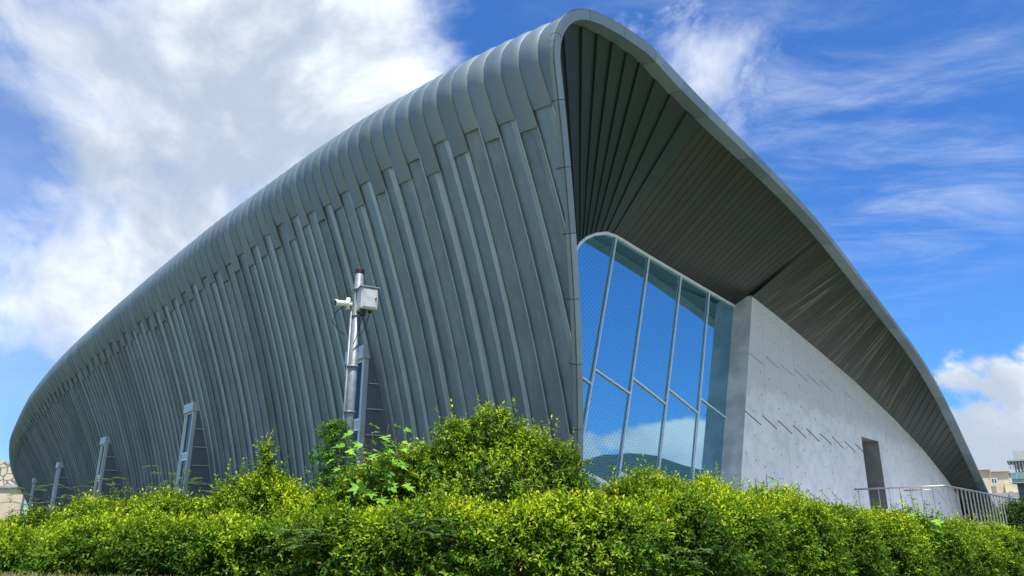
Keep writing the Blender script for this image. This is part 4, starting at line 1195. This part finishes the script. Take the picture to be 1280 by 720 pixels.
def mul(a, b): return mathn(nt, 'MULTIPLY', a, b)
warp = nt.nodes.new('ShaderNodeTexNoise'); warp.inputs['Scale'].default_value = 2.2; warp.inputs['Detail'].default_value = 3; lk(nt, dv, warp.inputs['Vector'])
wv_ = nt.nodes.new('ShaderNodeVectorMath'); wv_.operation = 'MULTIPLY_ADD'; lk(nt, warp.outputs['Color'], wv_.inputs[0]); wv_.inputs[1].default_value = (.22,.22,.22); lk(nt, dv, wv_.inputs[2])
n1 = noise(nt, wv_.outputs[0], 3.6, 9, .58); n2 = noise(nt, scaled(nt, wv_.outputs[0], (1,1,1), (3.1,.7,1.9)), 9., 8, .6)
n3 = noise(nt, scaled(nt, wv_.outputs[0], (1,1,1.3), (5.3,1.7,.3)), 7., 10, .62)
field = addl(mul(n1, .50), mul(n2, .28), mul(n3, .34))
bias = addl(mul(lobe(skydir(270,140), 5, 24), .155), mul(lobe(skydir(420,60), 3, 15), .15), mul(lobe(skydir(90,335), 3, 12), .30), mul(lobe(skydir(860,70), 1, 8), .11),
            mul(lobe(skydir(20,245), 1, 7), -.26), mul(lobe(skydir(195,262), .5, 4.5), -.16), mul(lobe(skydir(10,450), 2, 7), -.22), mul(lobe(skydir(1120,330), 6, 20), -.16), mul(lobe(skydir(590,30), 1, 6), -.10), mul(lobe(skydir(1190,240), 3, 9), -.2))
# the low cumulus bank over the hill (seen in the glass), and fair-weather cloud elsewhere
low_c = (math.sin(R(68))*math.cos(R(8)), math.cos(R(68))*math.cos(R(8)), math.sin(R(8)))
sx = nt.nodes.new('ShaderNodeSeparateXYZ'); lk(nt, dv, sx.inputs[0]); el = sx.outputs[2]
c72 = (math.sin(R(72))*math.cos(R(5)), math.cos(R(72))*math.cos(R(5)), math.sin(R(5)))
behind = maprange(nt, sx.outputs[1], .3, -.4)
bias = addl(bias, mul(behind, .14))
clearg = mul(lobe((math.sin(R(72))*math.cos(R(20)), math.cos(R(72))*math.cos(R(20)), math.sin(R(20))), 8, 18), -.25)
bias = addl(bias, clearg)
dens = mul(maprange(nt, addl(field, bias), .56, .82), .96)
# thin veil and streaks of cirrus high on the right
plan = nt.nodes.new('ShaderNodeVectorMath'); plan.operation = 'DIVIDE'; cmb = nt.nodes.new('ShaderNodeCombineXYZ')
ez_ = mathn(nt, 'MAXIMUM', el, .08)
for i in range(3): lk(nt, ez_, cmb.inputs[i])
lk(nt, dv, plan.inputs[0]); lk(nt, cmb.outputs[0], plan.inputs[1])
rot = nt.nodes.new('ShaderNodeMapping'); rot.inputs['Rotation'].default_value = (0, 0, R(28)); rot.inputs['Scale'].default_value = (1.0, 2.2, 1); lk(nt, plan.outputs[0], rot.inputs['Vector'])
c1 = noise(nt, rot.outputs[0], 1.6, 9, .66, .5)
haze_thin = mul(lobe(skydir(120,300), 12, 26), .22)
veil = mul(maprange(nt, c1, .36, .92), addl(mul(lobe(skydir(960,110), 6, 22), .50), mul(lobe(skydir(1160,215), 1.5, 8), .16)))
wisps = mul(maprange(nt, noise(nt, wv_.outputs[0], 14., 7, .65), .42, .72), mul(lobe(skydir(850,80), 2, 9), .55))
# crisp low cumulus: heaped tops over a bank, at the right and behind the camera's right
puff = addl(mul(noise(nt, scaled(nt, wv_.outputs[0], (1,1,1.5), (1.3,2.2,.4)), 8.5, 10, .52), .75), mul(n2, .3))
bank = addl(mul(lobe(skydir(1262,540), 1.5, 8.0), .38), mul(mul(maprange(nt, el, math.sin(R(9.6)), math.sin(R(6.4))), lobe(c72, 14, 26)), .30))
cum = maprange(nt, addl(puff, bank), .74, .83)
dens = mathn(nt, 'MAXIMUM', dens, cum)
cover = mathn(nt, 'MAXIMUM', dens, mathn(nt, 'MAXIMUM', haze_thin, mathn(nt, 'MAXIMUM', veil, wisps)), clamp=True)
# cloud tone: bright where thick and sun side, greyer bellies
shade = noise(nt, scaled(nt, wv_.outputs[0], (1,1,1), (.06,-.04,.08)), 3.6, 7, .55)
thick = maprange(nt, addl(mul(shade, .75), mul(n3, .4)), .46, .70)
cl_col = mixc(nt, thick, (5.7,6.0,6.3), (2.75,3.25,3.95))
skyc = mixc(nt, 1., sky.outputs[0], (.30,.61,1.02), 'MULTIPLY')
lk(nt, mixc(nt, cover, skyc, cl_col), bg.inputs['Color'])
bg.inputs['Strength'].default_value = .12

sl = bpy.data.lights.new('sun', 'SUN'); sl.energy = 4.; sl.angle = R(.53); sl.color = (1., .96, .89)
so = bpy.data.objects.new('sun', sl); COL.objects.link(so)
so.rotation_euler = (math.pi/2-SUN_EL, 0, math.pi-SUN_AZ)
so.location = (20, -20, 40)
vs = scene.view_settings
scene.display_settings.display_device = 'sRGB'
vs.view_transform = 'Standard'; vs.look = 'None'; vs.gamma = 1.; vs.use_curve_mapping = False; vs.exposure = .72
scene.cycles.max_bounces = 7; scene.cycles.transparent_max_bounces = 4
scene.cycles.use_denoising = True
